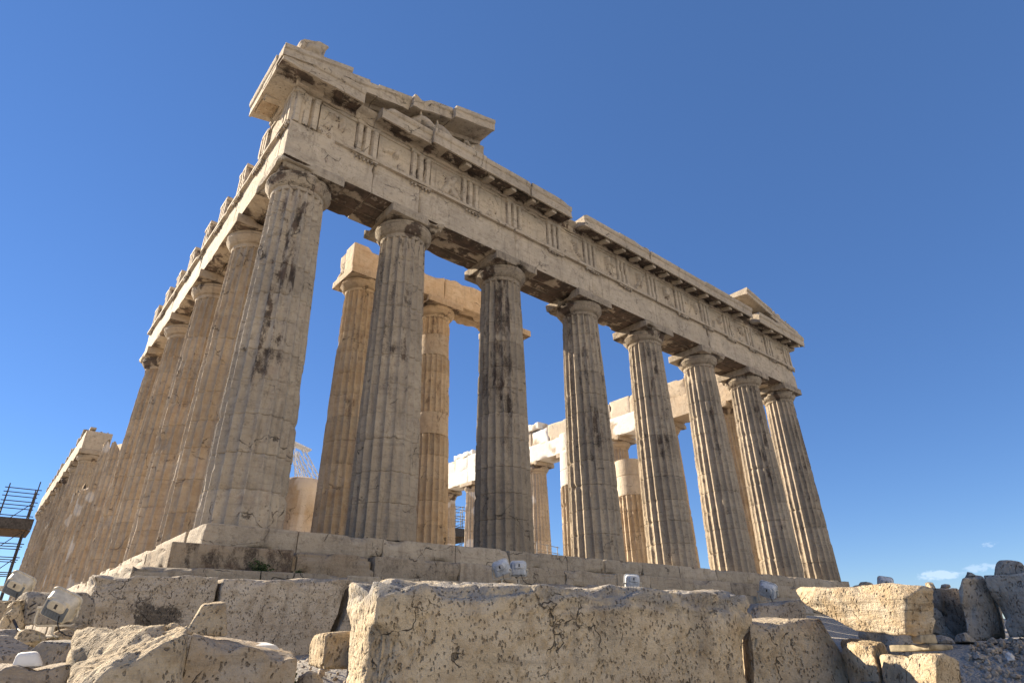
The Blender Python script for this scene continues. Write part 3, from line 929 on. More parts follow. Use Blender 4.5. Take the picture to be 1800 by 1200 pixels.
def triglyph(frame, c, seed, parent, w=0.845, v=-0.05, zt=ZF1, zcut=None, depth=0.5, wear=(0.55, 0.12, 0, 0.1), erode=1.0, cap=True):
    u = w / 6
    g = 0.135
    a = c - w / 2
    vb = v - depth
    prof = [(a, vb), (a, v - g), (a + u / 2, v), (a + 1.5 * u, v), (a + 2 * u, v - g), (a + 2.5 * u, v), (a + 3.5 * u, v), (a + 4 * u, v - g), (a + 4.5 * u, v), (a + 5.5 * u, v), (a + 6 * u, v - g), (a + 6 * u, vb)]
    # refine
    pp = []
    for i in range(len(prof)):
        p, q = np.array(prof[i]), np.array(prof[(i + 1) % len(prof)])
        k = max(1, int(np.linalg.norm(q - p) / 0.08))
        for j in range(k):
            pp.append(p + (q - p) * j / k)
    pp = np.array(pp)
    ztop = zt - 0.15 if cap else zt
    zs = np.linspace(ZF0, ztop, 16)
    Z, J = np.meshgrid(zs, np.arange(len(pp)), indexing='ij')
    V = np.stack([pp[J.ravel(), 0], pp[J.ravel(), 1], Z.ravel()], 1)
    front = V[:, 1] > vb + 0.1
    f = fbm(V * 2.4, 3, seed)
    V[:, 1] -= np.where(front, erode * (0.05 * sstep(0.62, 0.76, f) + 0.008 * (fbm(V * 8, 2, seed + 1) - 0.4)), 0)
    Wr = np.tile(np.array(wear, float), (len(V), 1))
    gro = sstep(0.03, 0.07, v - V[:, 1]) * front
    Wr[:, 1] = np.maximum(Wr[:, 1], 0.55 * gro * sstep(0.3, 0.5, fbm(V * 1.6, 2, seed + 4)))  # darkens the groove recesses in colour for stronger contrast
    if not cap:
        top = Z.ravel() > ztop - 0.35
        V[:, 2] -= np.where(top, 0.25 * sstep(0.42, 0.62, fbm(V * 1.7, 2, seed + 8)) * sstep(ztop - 0.35, ztop, Z.ravel()), 0)
    m = len(pp)
    geos = [Geo(V, [grid_faces(len(zs), m, True), np.arange(m)[::-1][None, :], (np.arange(m) + (len(zs) - 1) * m)[None, :]], Wr)]
    if cap:
        geos.append(block((a - 0.005, vb, ztop + 0.002), (a + w + 0.005, v + 0.012, zt), 0.09, 0.008, 0.006, 0.06 * erode, 0.07, 0.58, seed + 3, wear))
    for q in geos:
        q.map(frame)
    return build('triglyph', geos, M_MARBLE, parent, angle=35)


def metope(frame, u0, u1, seed, parent, relief=True, v=-0.13, wear=(0.58, 0.04, 0, 0.12), n=34):
    """slab with the worn remains of a carved group, and its top band"""
    us, zs = np.linspace(u0, u1, n), np.linspace(ZF0, ZF1 - 0.13, n)
    U, Z = np.meshgrid(us, zs, indexing='ij')
    U, Z = U.ravel(), Z.ravel()
    rs = np.random.RandomState(seed)
    hgt = np.zeros(len(U))
    if relief:
        cu, cz = (u0 + u1) / 2, (ZF0 + ZF1) / 2 - 0.05
        for fig in range(rs.randint(1, 3)):
            bx = cu + rs.uniform(-0.3, 0.3)
            lean = rs.uniform(-0.25, 0.25)
            segs = [((bx, cz - 0.05), (bx + lean * 0.5, cz + 0.28), 0.12)]
            segs += [((bx, cz - 0.05), (bx + rs.uniform(-0.35, 0.35), cz - 0.52), 0.075) for _ in range(2)]
            segs += [((bx + lean * 0.4, cz + 0.22), (bx + rs.uniform(-0.45, 0.45), cz + rs.uniform(-0.1, 0.4)), 0.055) for _ in range(rs.randint(1, 3))]
            for (p, q, rr) in segs:
                p, q = np.array(p), np.array(q)
                d = q - p
                t = np.clip(((U - p[0]) * d[0] + (Z - p[1]) * d[1]) / (d @ d), 0, 1)
                dd = np.hypot(U - p[0] - t * d[0], Z - p[1] - t * d[1])
                hgt = np.maximum(hgt, rr * 1.7 * np.sqrt(np.clip(1 - (dd / rr) ** 2, 0, 1)))
        keep = sstep(0.40, 0.56, fbm(np.stack([U * 2.0, Z * 2.0, U * 0 + seed], 1), 3, seed))
        hgt = hgt * keep
    P3 = np.stack([U, U * 0 + v, Z], 1)
    hgt = hgt + 0.03 * (fbm(P3 * 2.4, 4, seed + 2) - 0.5)
    V = np.stack([U, v + hgt, Z], 1)
    back = np.stack([U, U * 0 + v - 0.35, Z], 1)
    f = grid_faces(n, n)
    N = n * n
    idx = np.arange(N).reshape(n, n)
    rim = np.concatenate([idx[:, 0], idx[-1, 1:], idx[-2::-1, -1], idx[0, -2:0:-1]])
    rimf = np.stack([rim, np.roll(rim, -1), np.roll(rim, -1) + N, rim + N], 1)
    Wr = np.tile(np.array(wear, float), (2 * N, 1))
    Wr[:N, 1] += 0.7 * sstep(0.012, 0.03, hgt) * sstep(0.06, 0.03, hgt) * (hgt > 0.012)
    gs = [Geo(np.concatenate([V, back]), [f, f[:, ::-1] + N, rimf], Wr),
          block((u0, v - 0.35, ZF1 - 0.128), (u1, v + 0.045, ZF1 - 0.002), 0.12, 0.008, 0.006, 0.05, 0.06, 0.52, seed + 5, wear)]
    for q in gs:
        q.map(frame)
    return build('metope', gs, M_MARBLE, parent, angle=50)


fr_e = build('frieze', [block((0.62, -1.79, ZF0 + 0.002), (30.26, -0.57, ZF1 - 0.004), 0.6, 0.02, 0.01, 0.05, 0.1, seed=1700, wear=(0.5, 0.1, 0, 0.3)).map(FE)], M_MARBLE, TEMPLE)
for k, c in enumerate(tri_e):
    triglyph(FE, c, 1710 + k, fr_e, wear=(0.56 + 0.05 * rng.uniform(-1, 1), 0.10, 0, 0.06), erode=1.6 if k == 0 else 0.9)
for k in range(len(tri_e) - 1):
    metope(FE, tri_e[k] + 0.424, tri_e[k + 1] - 0.424, 1760 + k, fr_e)
# top moulding of the east frieze
for k in range(14):
    a, b = tri_e[k] - 0.42, (tri_e[k + 1] - 0.42 if k < 13 else 30.77)
fr_s = build('frieze', [block((0.62, 1.80, ZF0 + 0.002), (1.75, 3.0, ZF1 - 0.004), 0.2, 0.02, 0.02, 0.1, 0.1, seed=1801, wear=(0.5, 0.1, 0, 0.3))], M_MARBLE, TEMPLE)
triglyph(FS, 0.535, 1810, fr_s, wear=(0.6, 0.05, 0, 0.15), depth=0.42)
triglyph(FS, 2.61, 1811, fr_s, wear=(0.6, 0.05, 0, 0.2))
metope(FS, 0.96, 2.186, 1812, fr_s, relief=False)
for k, c in enumerate(tri_s[2:]):
    triglyph(FS, c, 1820 + k, fr_s, wear=(0.6, 0.08, 0, 0.25), cap=True, zt=[13.0, 12.9, 13.05, 12.95, 12.85, 13.0, 12.95][k], depth=[0.75, 0.7, 0.8, 0.7, 0.75, 0.8, 0.8][k], erode=0.5)
fr_w = build('frieze', [block((0.5, col_y(9) + 4.2, 11.695), (1.7, 68.8, 12.1), 0.5, 0.05, 0.05, 0.5, 0.3, 0.45, 1850, (0.42, 0.2, 0, 0.35))], M_MARBLE, TEMPLE)
for k in range(12):
    triglyph(FS, col_y(9) + 1.8 + 2.06 * k, 1860 + k, fr_w, wear=(0.45, 0.2, 0, 0.35), zt=12.45 - 0.15 * (k % 3), depth=0.4, cap=False)
build('frieze', [block((0.3, col_y(9) - 0.7, 11.695), (0.70, col_y(9) - 0.1, 12.15), 0.12, 0.03, 0.03, 0.3, 0.2, 0.45, 1881, (0.4, 0.25, 0, 0.3)),
                 block((1.0, col_y(9) - 0.55, 11.695), (1.15, col_y(9) + 0.1, 12.1), 0.12, 0.03, 0.03, 0.3, 0.2, 0.45, 1882, (0.36, 0.3, 0, 0.3)),
                 block((1.42, col_y(9) - 0.7, 11.695), (1.8, col_y(9) - 0.1, 11.95), 0.12, 0.03, 0.03, 0.3, 0.2, 0.45, 1883, (0.4, 0.25, 0, 0.3))], M_MARBLE, TEMPLE)
# north frieze, inner face in view
gs = []
rs_ = np.random.RandomState(9)
y = 1.8
k = 0
while y < 69:
    L = rs_.uniform(1.5, 2.4)
    nw = 0.0 if y < 11 else (0.9 if rs_.rand() < 0.62 else 0.15)
    top = 13.05 + rs_.uniform(-0.12, 0.05)
    gs.append(block((29.15 + rs_.uniform(-.02, .02), y + 0.006, 11.695), (30.7, y + L - 0.006, top), 0.2 if y < 40 else 0.5, 0.02, 0.015, 0.12, 0.14, 0.5, 1900 + k, (0.6 + rs_.uniform(-.1, .1), 0.02, nw, 0.35 if nw < 0.5 else 0.08), 1.2, nfreq=1.2, patch_new=nw > 0.5))
    y += L
    k += 1
build('frieze', gs, M_MARBLE, TEMPLE, angle=45)
build('cornice', [block((29.0, 20.6, 13.06), (31.3, 22.6, 13.62), 0.2, 0.02, 0.015, 0.12, 0.14, 0.5, 1951, (0.6, 0.0, 0.8, 0.1), patch_new=True),
                  block((29.0, 22.61, 13.06), (31.3, 25.0, 13.58), 0.2, 0.02, 0.015, 0.12, 0.14, 0.5, 1952, (0.6, 0.0, 0.3, 0.3)),
                  block((29.3, 30.0, 13.06), (31.3, 33.0, 13.5), 0.2, 0.02, 0.015, 0.12, 0.14, 0.5, 1953, (0.6, 0.0, 0.9, 0.1))], M_MARBLE, TEMPLE, angle=45)


# ---------------------------------------------------------------- cornice
def cornice(frame, u0, u1, seed, chip=0.22, thr=0.60, full=True, ztop=13.73, wear=(0.50, 0.10, 0, 0.08), du=0.085, vo=0.66, back=-1.2, label=None):
    if full:
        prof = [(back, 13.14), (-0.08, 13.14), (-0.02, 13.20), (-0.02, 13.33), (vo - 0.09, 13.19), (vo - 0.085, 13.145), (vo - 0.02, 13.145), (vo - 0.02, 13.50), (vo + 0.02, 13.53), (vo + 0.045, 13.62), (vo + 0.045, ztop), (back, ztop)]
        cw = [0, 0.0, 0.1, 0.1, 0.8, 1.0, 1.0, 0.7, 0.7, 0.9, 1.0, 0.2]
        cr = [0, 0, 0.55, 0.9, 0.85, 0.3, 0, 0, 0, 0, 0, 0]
    else:
        prof = [(back, 13.14), (-0.08, 13.14), (-0.02, 13.20), (0.0, 13.33), (0.12, 13.40), (0.18, 13.55), (0.02, ztop - 0.05), (back, ztop)]
        cw = [0, 0, 0.2, 1, 1, 1, 1, 0.3]
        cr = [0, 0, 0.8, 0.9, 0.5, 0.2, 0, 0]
    n = max(3, int((u1 - u0) / du))
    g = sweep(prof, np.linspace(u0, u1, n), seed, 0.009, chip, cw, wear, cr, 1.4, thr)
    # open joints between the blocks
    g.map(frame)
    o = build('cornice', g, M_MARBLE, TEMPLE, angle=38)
    if label:
        o['label'] = label
    return o


def mutule(frame, c, seed, parent, vo=0.66, w=0.80, crust=0.8, wear=None):
    wr = wear or (0.45, crust, 0, 0.15)
    # a tilted slab below the soffit with three rows of pegs
    a, b = c - w / 2, c + w / 2
    v0, v1 = 0.03, vo - 0.12

    def zz(v):
        return 13.325 - (v - 0.0) * (0.14 / (vo - 0.09))
    t = 0.045
    g = block((a, v0, -t), (b, v1, 0.0), 0.10, 0.01, 0.012, 0.06, 0.07, 0.5, seed, wr, 2.5)
    g.V[:, 2] += zz(g.V[:, 1])
    gs = [g]
    rs = np.random.RandomState(seed)
    for i in range(6):
        for j in range(3):
            if rs.rand() < 0.3:
                continue
            v = v0 + 0.09 + j * (v1 - v0 - 0.18) / 2
            q = lathe([(0.026, -t - 0.028), (0.030, -t + 0.01)], 8, a + 0.075 + i * (w - 0.15) / 5, v, wr)
            q.V[:, 2] += zz(v)
            gs.append(q)
    for q in gs:
        q.map(frame)
    return build('mutule', gs, M_MARBLE, parent, angle=40)


mut_e = []
for k in range(14):
    mut_e += [tri_e[k], (tri_e[k] + tri_e[k + 1]) / 2]
mut_e += [tri_e[14]]


def cornice_run(frame, a, b, seed, muts, per=2.15, **kw):
    n = max(1, int(round((b - a) / per)))
    rs = np.random.RandomState(seed)
    ed = np.linspace(a, b, n + 1)
    for i in range(n):
        k2 = dict(kw)
        k2.setdefault('ztop', 13.73 + rs.uniform(-0.05, 0.03))
        w = list(k2.pop('wear', (0.50, 0.10, 0, 0.08)))
        w[0] += rs.uniform(-0.1, 0.1)
        c = cornice(frame, ed[i] + 0.006, ed[i + 1] - 0.006, seed + i * 3, wear=tuple(w), **k2)
        for j, m in enumerate(muts):
            if ed[i] + 0.2 < m <= ed[i + 1] + 0.2 and m + 0.42 < b + 0.1 and m - 0.42 > a - 0.1:
                rib = block((m + 0.415, 0.01, -0.17), (m + 0.655, 0.53, 0.0), 0.1, 0.012, 0.008, 0.05, 0.06, 0.56, seed + 400 + i * 9 + j, (0.55, 0.10, 0, 0.12), 2.0)
                rib.V[:, 2] += 13.325 - rib.V[:, 1] * 0.246
                if m + 0.70 < b:
                    build('soffit_rib', rib.map(frame), M_MARBLE, c, angle=40)
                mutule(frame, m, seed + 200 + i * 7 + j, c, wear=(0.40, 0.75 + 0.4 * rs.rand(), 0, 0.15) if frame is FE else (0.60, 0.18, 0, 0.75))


# south-east corner block, worked round both faces
cornice_run(FE, -0.62, 2.05, 2000, mut_e[1:2], per=3, chip=0.06)
cornice(FE, 2.06, 2.75, 2010, chip=0.30, thr=0.42, full=False)
cornice_run(FE, 2.76, 4.70, 2014, [], chip=0.34, vo=0.52)
cornice_run(FE, 4.71, 11.55, 2020, mut_e, chip=0.20)
cornice(FE, 11.56, 12.25, 2050, chip=0.25, full=False, ztop=13.5)
cornice_run(FE, 12.26, 25.55, 2060, mut_e, chip=0.22)
cornice(FE, 25.56, 26.25, 2090, chip=0.25, full=False, ztop=13.55)
cornice_run(FE, 26.26, 31.50, 2100, mut_e, chip=0.14)
cornice_run(FS, -0.62 + 0.5, 2.25, 2200, [0.535, 1.57], per=5, chip=0.06, wear=(0.62, 0.0, 0, 0.1), back=-0.9)
cornice_run(FN, 0.1, 1.9, 2230, [0.535], per=5, chip=0.12, back=-0.9)

# ---------------------------------------------------------------- pediment
SL = 0.255


def raking(x0, x1, seed, thick=0.62, yf=-0.70, yb=1.0, dz=0.0, mirror=False, chip=0.2, wear=(0.50, 0.10, 0, 0.08), crown=True, name='raking_cornice'):
    """sloping cornice block: soffit, fascia and crown, sheared along the slope"""
    def zt(x):
        xx = (30.88 - x) if mirror else x
        return 13.24 + (xx + 0.66) * (0.21 if mirror else SL) + dz
    vo = -yf
    prof = [(-yb, 0.05), (-0.30, 0.05), (-0.26, 0.18), (vo - 0.14, 0.10), (vo - 0.12, 0.06), (vo - 0.02, 0.06), (vo - 0.02, thick - 0.2), (vo + 0.03, thick - 0.15), (vo + 0.03, thick), (-yb, thick)]
    cw = [0, 0, 0, 0.8, 1, 1, 0.6, 0.8, 1, 0.4]
    n = max(4, int((x1 - x0) / 0.09))
    g = sweep(prof, np.linspace(x0 + 0.006, x1 - 0.006, n), seed, 0.010, chip, cw, wear, [0, 0, 0.3, 0.3, 0.1, 0, 0, 0, 0, 0], thr=0.56)
    g.V[:, 2] += zt(g.V[:, 0])
    g.map(FE)
    return build(name, g, M_MARBLE, TEMPLE, angle=38)


raking(-0.66, 1.50, 2301, 0.50, chip=0.04, dz=-0.02)
raking(1.51, 2.60, 2302, 0.50, -0.35, chip=0.25)
raking(2.61, 3.9, 2303, 0.62, -0.30, chip=0.24)
raking(3.91, 5.55, 2304, 0.58, -0.46, chip=0.18, dz=0.05)
raking(5.56, 7.42, 2305, 0.56, -0.68, chip=0.05, dz=0.03)
raking(27.9, 31.54, 2311, 0.52, -0.62, mirror=True, chip=0.22)
raking(25.35, 27.89, 2312, 0.46, -0.72, mirror=True, chip=0.04)
# gutter tiles left on the slopes
for (a, b, s, m, th) in ((1.0, 2.3, 1, False, 0.22), (4.0, 4.9, 2, False, 0.16), (28.6, 29.9, 3, True, 0.32), (29.92, 31.2, 4, True, 0.26)):
    g = block((a, 0.05, 0), (b, 0.55 if m else 0.30, th), 0.1, 0.02, 0.015, 0.16, 0.12, 0.48, 2330 + s, (0.52, 0.12, 0, 0.1))
    for_z = (lambda x, m=m: 13.24 + (((30.88 - x) if m else x) + 0.66) * (0.21 if m else SL) + (0.50 if not m else 0.53))
    g.V[:, 2] += for_z(g.V[:, 0])
    g.map(FE)
    build('gutter_tile', g, M_MARBLE, TEMPLE, angle=40)
# triangle wall behind the figures
def tymp(x0, x1, seed, mirror=False, v0=-1.05, v1=-0.42):
    g = block((x0, v0, 0), (x1, v1, 1), 0.12, 0.015, 0.014, 0.08, 0.1, 0.5, seed, (0.42, 0.2, 0, 0.12))
    xx = (30.88 - g.V[:, 0]) if mirror else g.V[:, 0]
    top = 13.26 + (xx + 0.66) * (0.21 if mirror else SL)
    g.V[:, 2] = 13.72 + g.V[:, 2] * np.maximum(0.05, top - 13.72)
    g.map(FE)
    return build('pediment_wall', g, M_MARBLE, TEMPLE, angle=40)


tymp(1.6, 3.3, 2351); tymp(3.31, 5.2, 2352); tymp(5.21, 6.6, 2353); tymp(6.61, 7.62, 2354, v1=-0.25)
tymp(26.3, 29.4, 2355, True)
# broken course lying behind the edge of the cornice
rs_ = np.random.RandomState(21)
x = 7.7
k = 0
while x < 11.3:
    L = rs_.uniform(0.5, 1.3)
    hgt = max(0.12, 0.62 - 0.13 * (x - 7.7) + rs_.uniform(-0.06, 0.06))
    build('loose_course_block', block((x, 0.1, 13.70), (min(x + L, 11.4), 1.1, 13.70 + hgt), 0.1, 0.03, 0.02, 0.2, 0.14, 0.46, 2400 + k, (0.46, 0.12, 0, 0.15)), M_MARBLE, TEMPLE, angle=45)
    x += L + 0.02
    k += 1
x = 12.6
while x < 25.0:
    L = rs_.uniform(0.7, 1.8)
    if rs_.rand() < 0.75:
        build('loose_course_block', block((x, -0.45, 13.70), (x + L, 0.9, 13.70 + rs_.uniform(0.08, 0.24)), 0.14, 0.03, 0.02, 0.12, 0.14, 0.46, 2430 + k, (0.48, 0.12, 0, 0.12)), M_MARBLE, TEMPLE, angle=45)
    x += L + 0.02
    k += 1
# block with the lion spout on the corner
g = block((-0.18, -0.62, 14.02), (0.66, 0.35, 14.72), 0.07, 0.05, 0.03, 0.22, 0.2, 0.44, 2500, (0.5, 0.12, 0, 0.12), cuts=[((-0.5, -0.4, 0.9), 1.05), ((0.7, 0, 0.9), 1.3)])
build('corner_lion_spout', g, M_MARBLE, TEMPLE, angle=60)


def horse(ox, oy, oz, s, flip, seed):
    """head and arched neck of a rearing horse leaning out of the pediment"""
    f = -1 if flip else 1
    pts = [(0, 0.5, 0), (0.05 * f, 0.30, 0.25), (0.14 * f, 0.08, 0.44), (0.26 * f, -0.10, 0.50), (0.36 * f, -0.18, 0.40), (0.46 * f, -0.27, 0.26), (0.54 * f, -0.33, 0.16)]
    rad = [0.26, 0.25, 0.20, 0.155, 0.135, 0.10, 0.075]
    fine_p, fine_r = [], []
    for i in range(len(pts) - 1):
        for t in np.linspace(0, 1, 5, endpoint=False):
            fine_p.append(np.array(pts[i]) * (1 - t) + np.array(pts[i + 1]) * t)
            fine_r.append(rad[i] * (1 - t) + rad[i + 1] * t)
    fine_p.append(np.array(pts[-1])); fine_r.append(rad[-1])
    gs = [tube(fine_p, fine_r, 14, (0.5, 0.15, 0, 0.1))]
    for e in (-1, 1):
        gs.append(tube([(0.20 * f, -0.06 + 0.02 * e, 0.62), (0.18 * f, -0.05 + 0.07 * e, 0.70), (0.165 * f, -0.05 + 0.08 * e, 0.78)], [0.05, 0.04, 0.02], 8, (0.5, 0.15, 0, 0.1)))
    mane = [(np.array(p) + np.array((-0.10 * f, 0.06, 0.16))) for p in pts[:4]]
    gs.append(tube(mane, [0.07, 0.08, 0.075, 0.04], 8, (0.48, 0.2, 0, 0.1)))
    for g in gs:
        d = fbm(g.V * 6, 3, seed) - 0.5
        g.V += d[:, None] * 0.06
        g.V = g.V * s + np.array([ox, oy, oz])
    return build('horse_head_sculpture', gs, M_MARBLE, TEMPLE, angle=60)


horse(4.15, -0.05, 13.72, 1.25, False, 1)
horse(4.85, -0.05, 13.74, 1.25, False, 5)
# reclining torso further along the pediment floor
gs = [tube([(6.2, 0.25, 13.85), (6.5, 0.15, 14.1), (6.75, 0.1, 14.45), (6.85, 0.1, 14.62), (6.9, 0.08, 14.78)], [0.24, 0.25, 0.27, 0.12, 0.11], 14, (0.52, 0.12, 0, 0.1)),
      tube([(6.2, 0.2, 13.92), (5.8, -0.1, 14.1), (5.5, -0.15, 13.85)], [0.18, 0.15, 0.11], 12, (0.52, 0.12, 0, 0.1)),
      tube([(6.7, 0.0, 14.5), (6.5, -0.22, 14.3), (6.3, -0.35, 14.35)], [0.10, 0.085, 0.06], 10, (0.52, 0.12, 0, 0.1))]
for g in gs:
    g.V += (fbm(g.V * 5, 3, 3) - 0.5)[:, None] * 0.06
build('reclining_figure_sculpture', gs, M_MARBLE, TEMPLE, angle=60)
g = horse(28.0, -0.1, 13.72, 0.9, True, 9)
# ================================================================ ground
def ground_z(x, y):
    d = np.hypot(x + 3.50, y + 14.19)
    s = sstep(-1.5, 3.0, x)
    d0 = 5.6 + 3.7 * s
    d1 = 7.4 + 4.4 * s
    z = -3.3 + (0.72 + 0.12 * s) * sstep(0, 1, (d - d0) / (d1 - d0))
    z = z + 0.72 * sstep(-7.0, -3.2, y) * sstep(4.0, 9.0, x)
    far = np.hypot(x - 10, y - 20)
    z = z - 30 * sstep(90, 260, far) - 60 * sstep(260, 1500, far)
    return z


def make_ground():
    t = np.linspace(-1, 1, 300)
    g1 = np.sinh(t * 7.2) / np.sinh(7.2) * 6000
    gx = 1.0 + g1
    gy = -9.0 + g1
    X, Y = np.meshgrid(gx, gy, indexing='ij')
    X, Y = X.ravel(), Y.ravel()
    Z = ground_z(X, Y)
    P = np.stack([X, Y, X * 0], 1)
    near = sstep(60, 20, np.hypot(X, Y + 9))
    Z = Z + near * (0.10 * (fbm(P * 0.9, 4, 1) - 0.5) + 0.05 * (fbm(P * 5, 3, 2) - 0.5))
    g = Geo(np.stack([X, Y, Z], 1), [grid_faces(300, 300)])
    o = build('ground', g, M_GROUND, angle=0)
    tag(o, 'pale rubble ground around the temple', None, kind='structure')


make_ground()


# ================================================================ blocks and boulders lying in front
def pits(scale=15.0, depth=0.022, seed=0, stretch=(1.0, 1.0, 0.6), thr=0.60, dirt=0.20, grey=0.0):
    """chisel and weather pits over a face"""
    def fn(Pw, U, dr, disp, Wr):
        c, s = math.cos(0.6), math.sin(0.6)
        Q = Pw.copy()
        Q[:, 0], Q[:, 2] = Pw[:, 0] * c - Pw[:, 2] * s, Pw[:, 0] * s + Pw[:, 2] * c
        Q = Q * np.array(stretch) * scale
        n = vnoise(Q, seed + 3)
        area = sstep(0.36, 0.58, fbm(Pw * 1.7, 2, seed + 8))
        k = sstep(thr, thr + 0.2, n) * (0.25 + 0.75 * area)
        ledge = 0.10 * (np.abs(((fbm(Pw * np.array([0.5, 0.5, 2.2]), 3, seed + 12)) * 6) % 1 - 0.5) - 0.25) * sstep(0.45, 0.95, U[:, 2])
        Wr[:, 2] = np.maximum(Wr[:, 2], grey * sstep(0.55, 0.9, U[:, 2] + 0.5 * (fbm(Pw * 1.5, 2, seed + 14) - 0.5)))  # greys the stone's top: its bluish shade put into the colour
        Wr[:, 1] = np.maximum(Wr[:, 1], dirt * k)
        return disp + depth * k + ledge, Wr
    return fn


def layers(amp=0.05, seed=0, tilt=0.15, freq=7.0):
    """split bedding: long ragged ledges"""
    def fn(Pw, U, dr, disp, Wr):
        zz = Pw[:, 2] + tilt * (Pw[:, 0] + Pw[:, 1]) * 0.5
        n = fbm(np.stack([Pw[:, 0] * 0.9, Pw[:, 1] * 0.9, zz * freq], 1), 4, seed)
        k = (n - 0.5) * 2
        Wr[:, 1] = np.maximum(Wr[:, 1], 0.45 * sstep(0.56, 0.66, n))
        return disp + amp * k, Wr
    return fn


def lumps(amp=0.12, seed=0, freq=2.2):
    def fn(Pw, U, dr, disp, Wr):
        n = fbm(Pw * freq, 4, seed)
        m = np.abs(fbm(Pw * freq * 2.3, 3, seed + 4) - 0.5) * 2
        return disp + amp * (n - 0.5) * 2 + amp * 0.35 * m, Wr
    return fn


def blackened(cx, cz, amt):
    def fn(Pw, U, dr, disp, Wr):
        k = sstep(1.0, 0.2, np.hypot((U[:, 0] - cx) / 0.9, (U[:, 2] - cz) / 1.1)) * sstep(0.36, 0.6, fbm(Pw * 2.6, 4, 5))
        Wr[:, 1] = np.maximum(Wr[:, 1], amt * k)
        return disp + 0.05 * (fbm(Pw * 1.6, 4, 8) - 0.5), Wr
    return fn


def both(a, b):
    def fn(Pw, U, dr, disp, Wr):
        d, Wr = a(Pw, U, dr, disp, Wr)
        return b(Pw, U, dr, d, Wr)
    return fn


G_BLK = 'marble blocks lying in front of the temple'


def stone(name, label, c8, mat, seed, sp=0.03, r=0.05, rough=0.03, chip=0.10, cs=0.12, wear=(0.5, 0, 0, 0), extra=None, cuts=(), cat='block', fq=2.2, thr=0.48, angle=55, group=G_BLK):
    c8 = np.array(c8, float)
    sx = np.linalg.norm(c8[5] - c8[4]); sy = np.linalg.norm(c8[7] - c8[4]); sz = np.linalg.norm(c8[4] - c8[0])
    cen = c8.mean(0)
    if cat in ('block', 'stone', 'fragment') and mat is not M_WHITE and seed not in (31, 35, 38, 41, 44, 47, 52):
        rq = np.random.RandomState(seed + 900)
        cuts = list(cuts)
        for k in range(7):
            a_, b_ = rq.permutation(3)[:2]
            v = np.zeros(3)
            v[a_] = rq.choice([-1, 1]); v[b_] = rq.choice([-1, 1]) * rq.uniform(0.6, 1.4)
            v[3 - a_ - b_] = rq.uniform(-0.5, 0.5)
            if v[2] < 0:
                v[2] *= -1
            cuts.append((tuple(v), rq.uniform(1.22, 1.42)))
    lo = np.array([cen[0] - sx / 2, cen[1] - sy / 2, cen[2] - sz / 2])
    hi = np.array([cen[0] + sx / 2, cen[1] + sy / 2, cen[2] + sz / 2])
    g = block(lo, hi, sp, r, rough, chip, cs, thr, seed, wear, fq, extra=extra, cuts=cuts, warp=hexa(c8), octv=4, nfreq=2.0)
    base = c8[:4].mean(0)
    o = build(name, g, mat, None, angle=angle, origin=base)
    tag(o, label, cat, group)
    return o


stone('marble_block', 'largest pitted marble block in the middle foreground, cracked along its top',
      [(-0.844, -9.175, -3.364), (3.21, -10.185, -3.394), (3.47, -9.086, -3.381), (-0.572, -8.076, -3.352), (-0.830, -9.182, -1.796), (3.23, -10.215, -1.875), (3.49, -9.113, -1.831), (-0.559, -8.082, -1.758)],
      M_PIT, 31, 0.017, 0.022, 0.045, 0.14, 0.16, (0.92, 0.02, 0, 0.12), pits(28, 0.021, 4, dirt=0.26, grey=0.8), cuts=[((1, 0, 0.8), 1.39), ((-0.8, -0.5, 0.9), 1.52)])
stone('rough_boulder', 'rough sloping boulder at the lower left, its chiselled face towards the sun',
      [(-3.046, -9.509, -3.405), (-2.182, -9.370, -3.409), (-1.961, -8.410, -3.399), (-2.596, -7.409, -3.382), (-2.988, -9.259, -2.567), (-2.220, -9.030, -2.207), (-2.090, -8.110, -2.114), (-2.688, -7.509, -2.124)],
      M_PIT, 35, 0.022, 0.022, 0.05, 0.12, 0.2, (0.6, 0.0, 0, 0.12), both(lumps(0.07, 3, 2.6), pits(24, 0.036, 6, (1, 1, 0.38), 0.52, 0.12)))
stone('marble_block', 'brown-stained low block with a sharp vertical edge, beside the sloping boulder',
      [(-2.172, -8.970, -3.355), (-1.307, -8.842, -3.358), (-1.126, -8.053, -3.349), (-1.821, -7.720, -3.341), (-2.170, -8.970, -2.206), (-1.301, -8.845, -2.379), (-1.120, -8.055, -2.339), (-1.818, -7.721, -2.171)],
      M_GREY, 38, 0.025, 0.022, 0.04, 0.10, 0.14, (0.52, 0.08, 0, 0.40), lumps(0.04, 7, 2.0))
stone('marble_block', 'tall grey slab with a blackened middle at the temple corner, leftmost of the upright row',
      [(-1.897, -2.270, -2.530), (-0.251, -2.380, -2.539), (-0.176, -1.440, -2.530), (-1.815, -1.420, -2.522), (-2.047, -2.240, -1.286), (-0.192, -2.380, -1.259), (-0.145, -1.440, -1.250), (-1.966, -1.420, -1.271)],
      M_GREY, 41, 0.03, 0.022, 0.035, 0.12, 0.18, (0.66, 0.10, 0, 0.10), both(blackened(0.1, 0.0, 0.75), pits(26, 0.014, 11, dirt=0.20)))
stone('marble_block', 'pale pitted slab with a split lower corner, between the blackened slab and the biggest block',
      [(-0.114, -2.470, -2.541), (1.819, -2.330, -2.549), (1.886, -1.430, -2.539), (-0.056, -1.450, -2.530), (-0.146, -2.440, -1.279), (2.233, -2.550, -1.225), (2.305, -1.570, -1.206), (-0.117, -1.460, -1.251)],
      M_GREY, 44, 0.03, 0.03, 0.02, 0.08, 0.12, (0.82, 0.04, 0, 0.08), pits(24, 0.014, 15, dirt=0.20), cuts=[((-0.15, 0, -1), 0.92)])
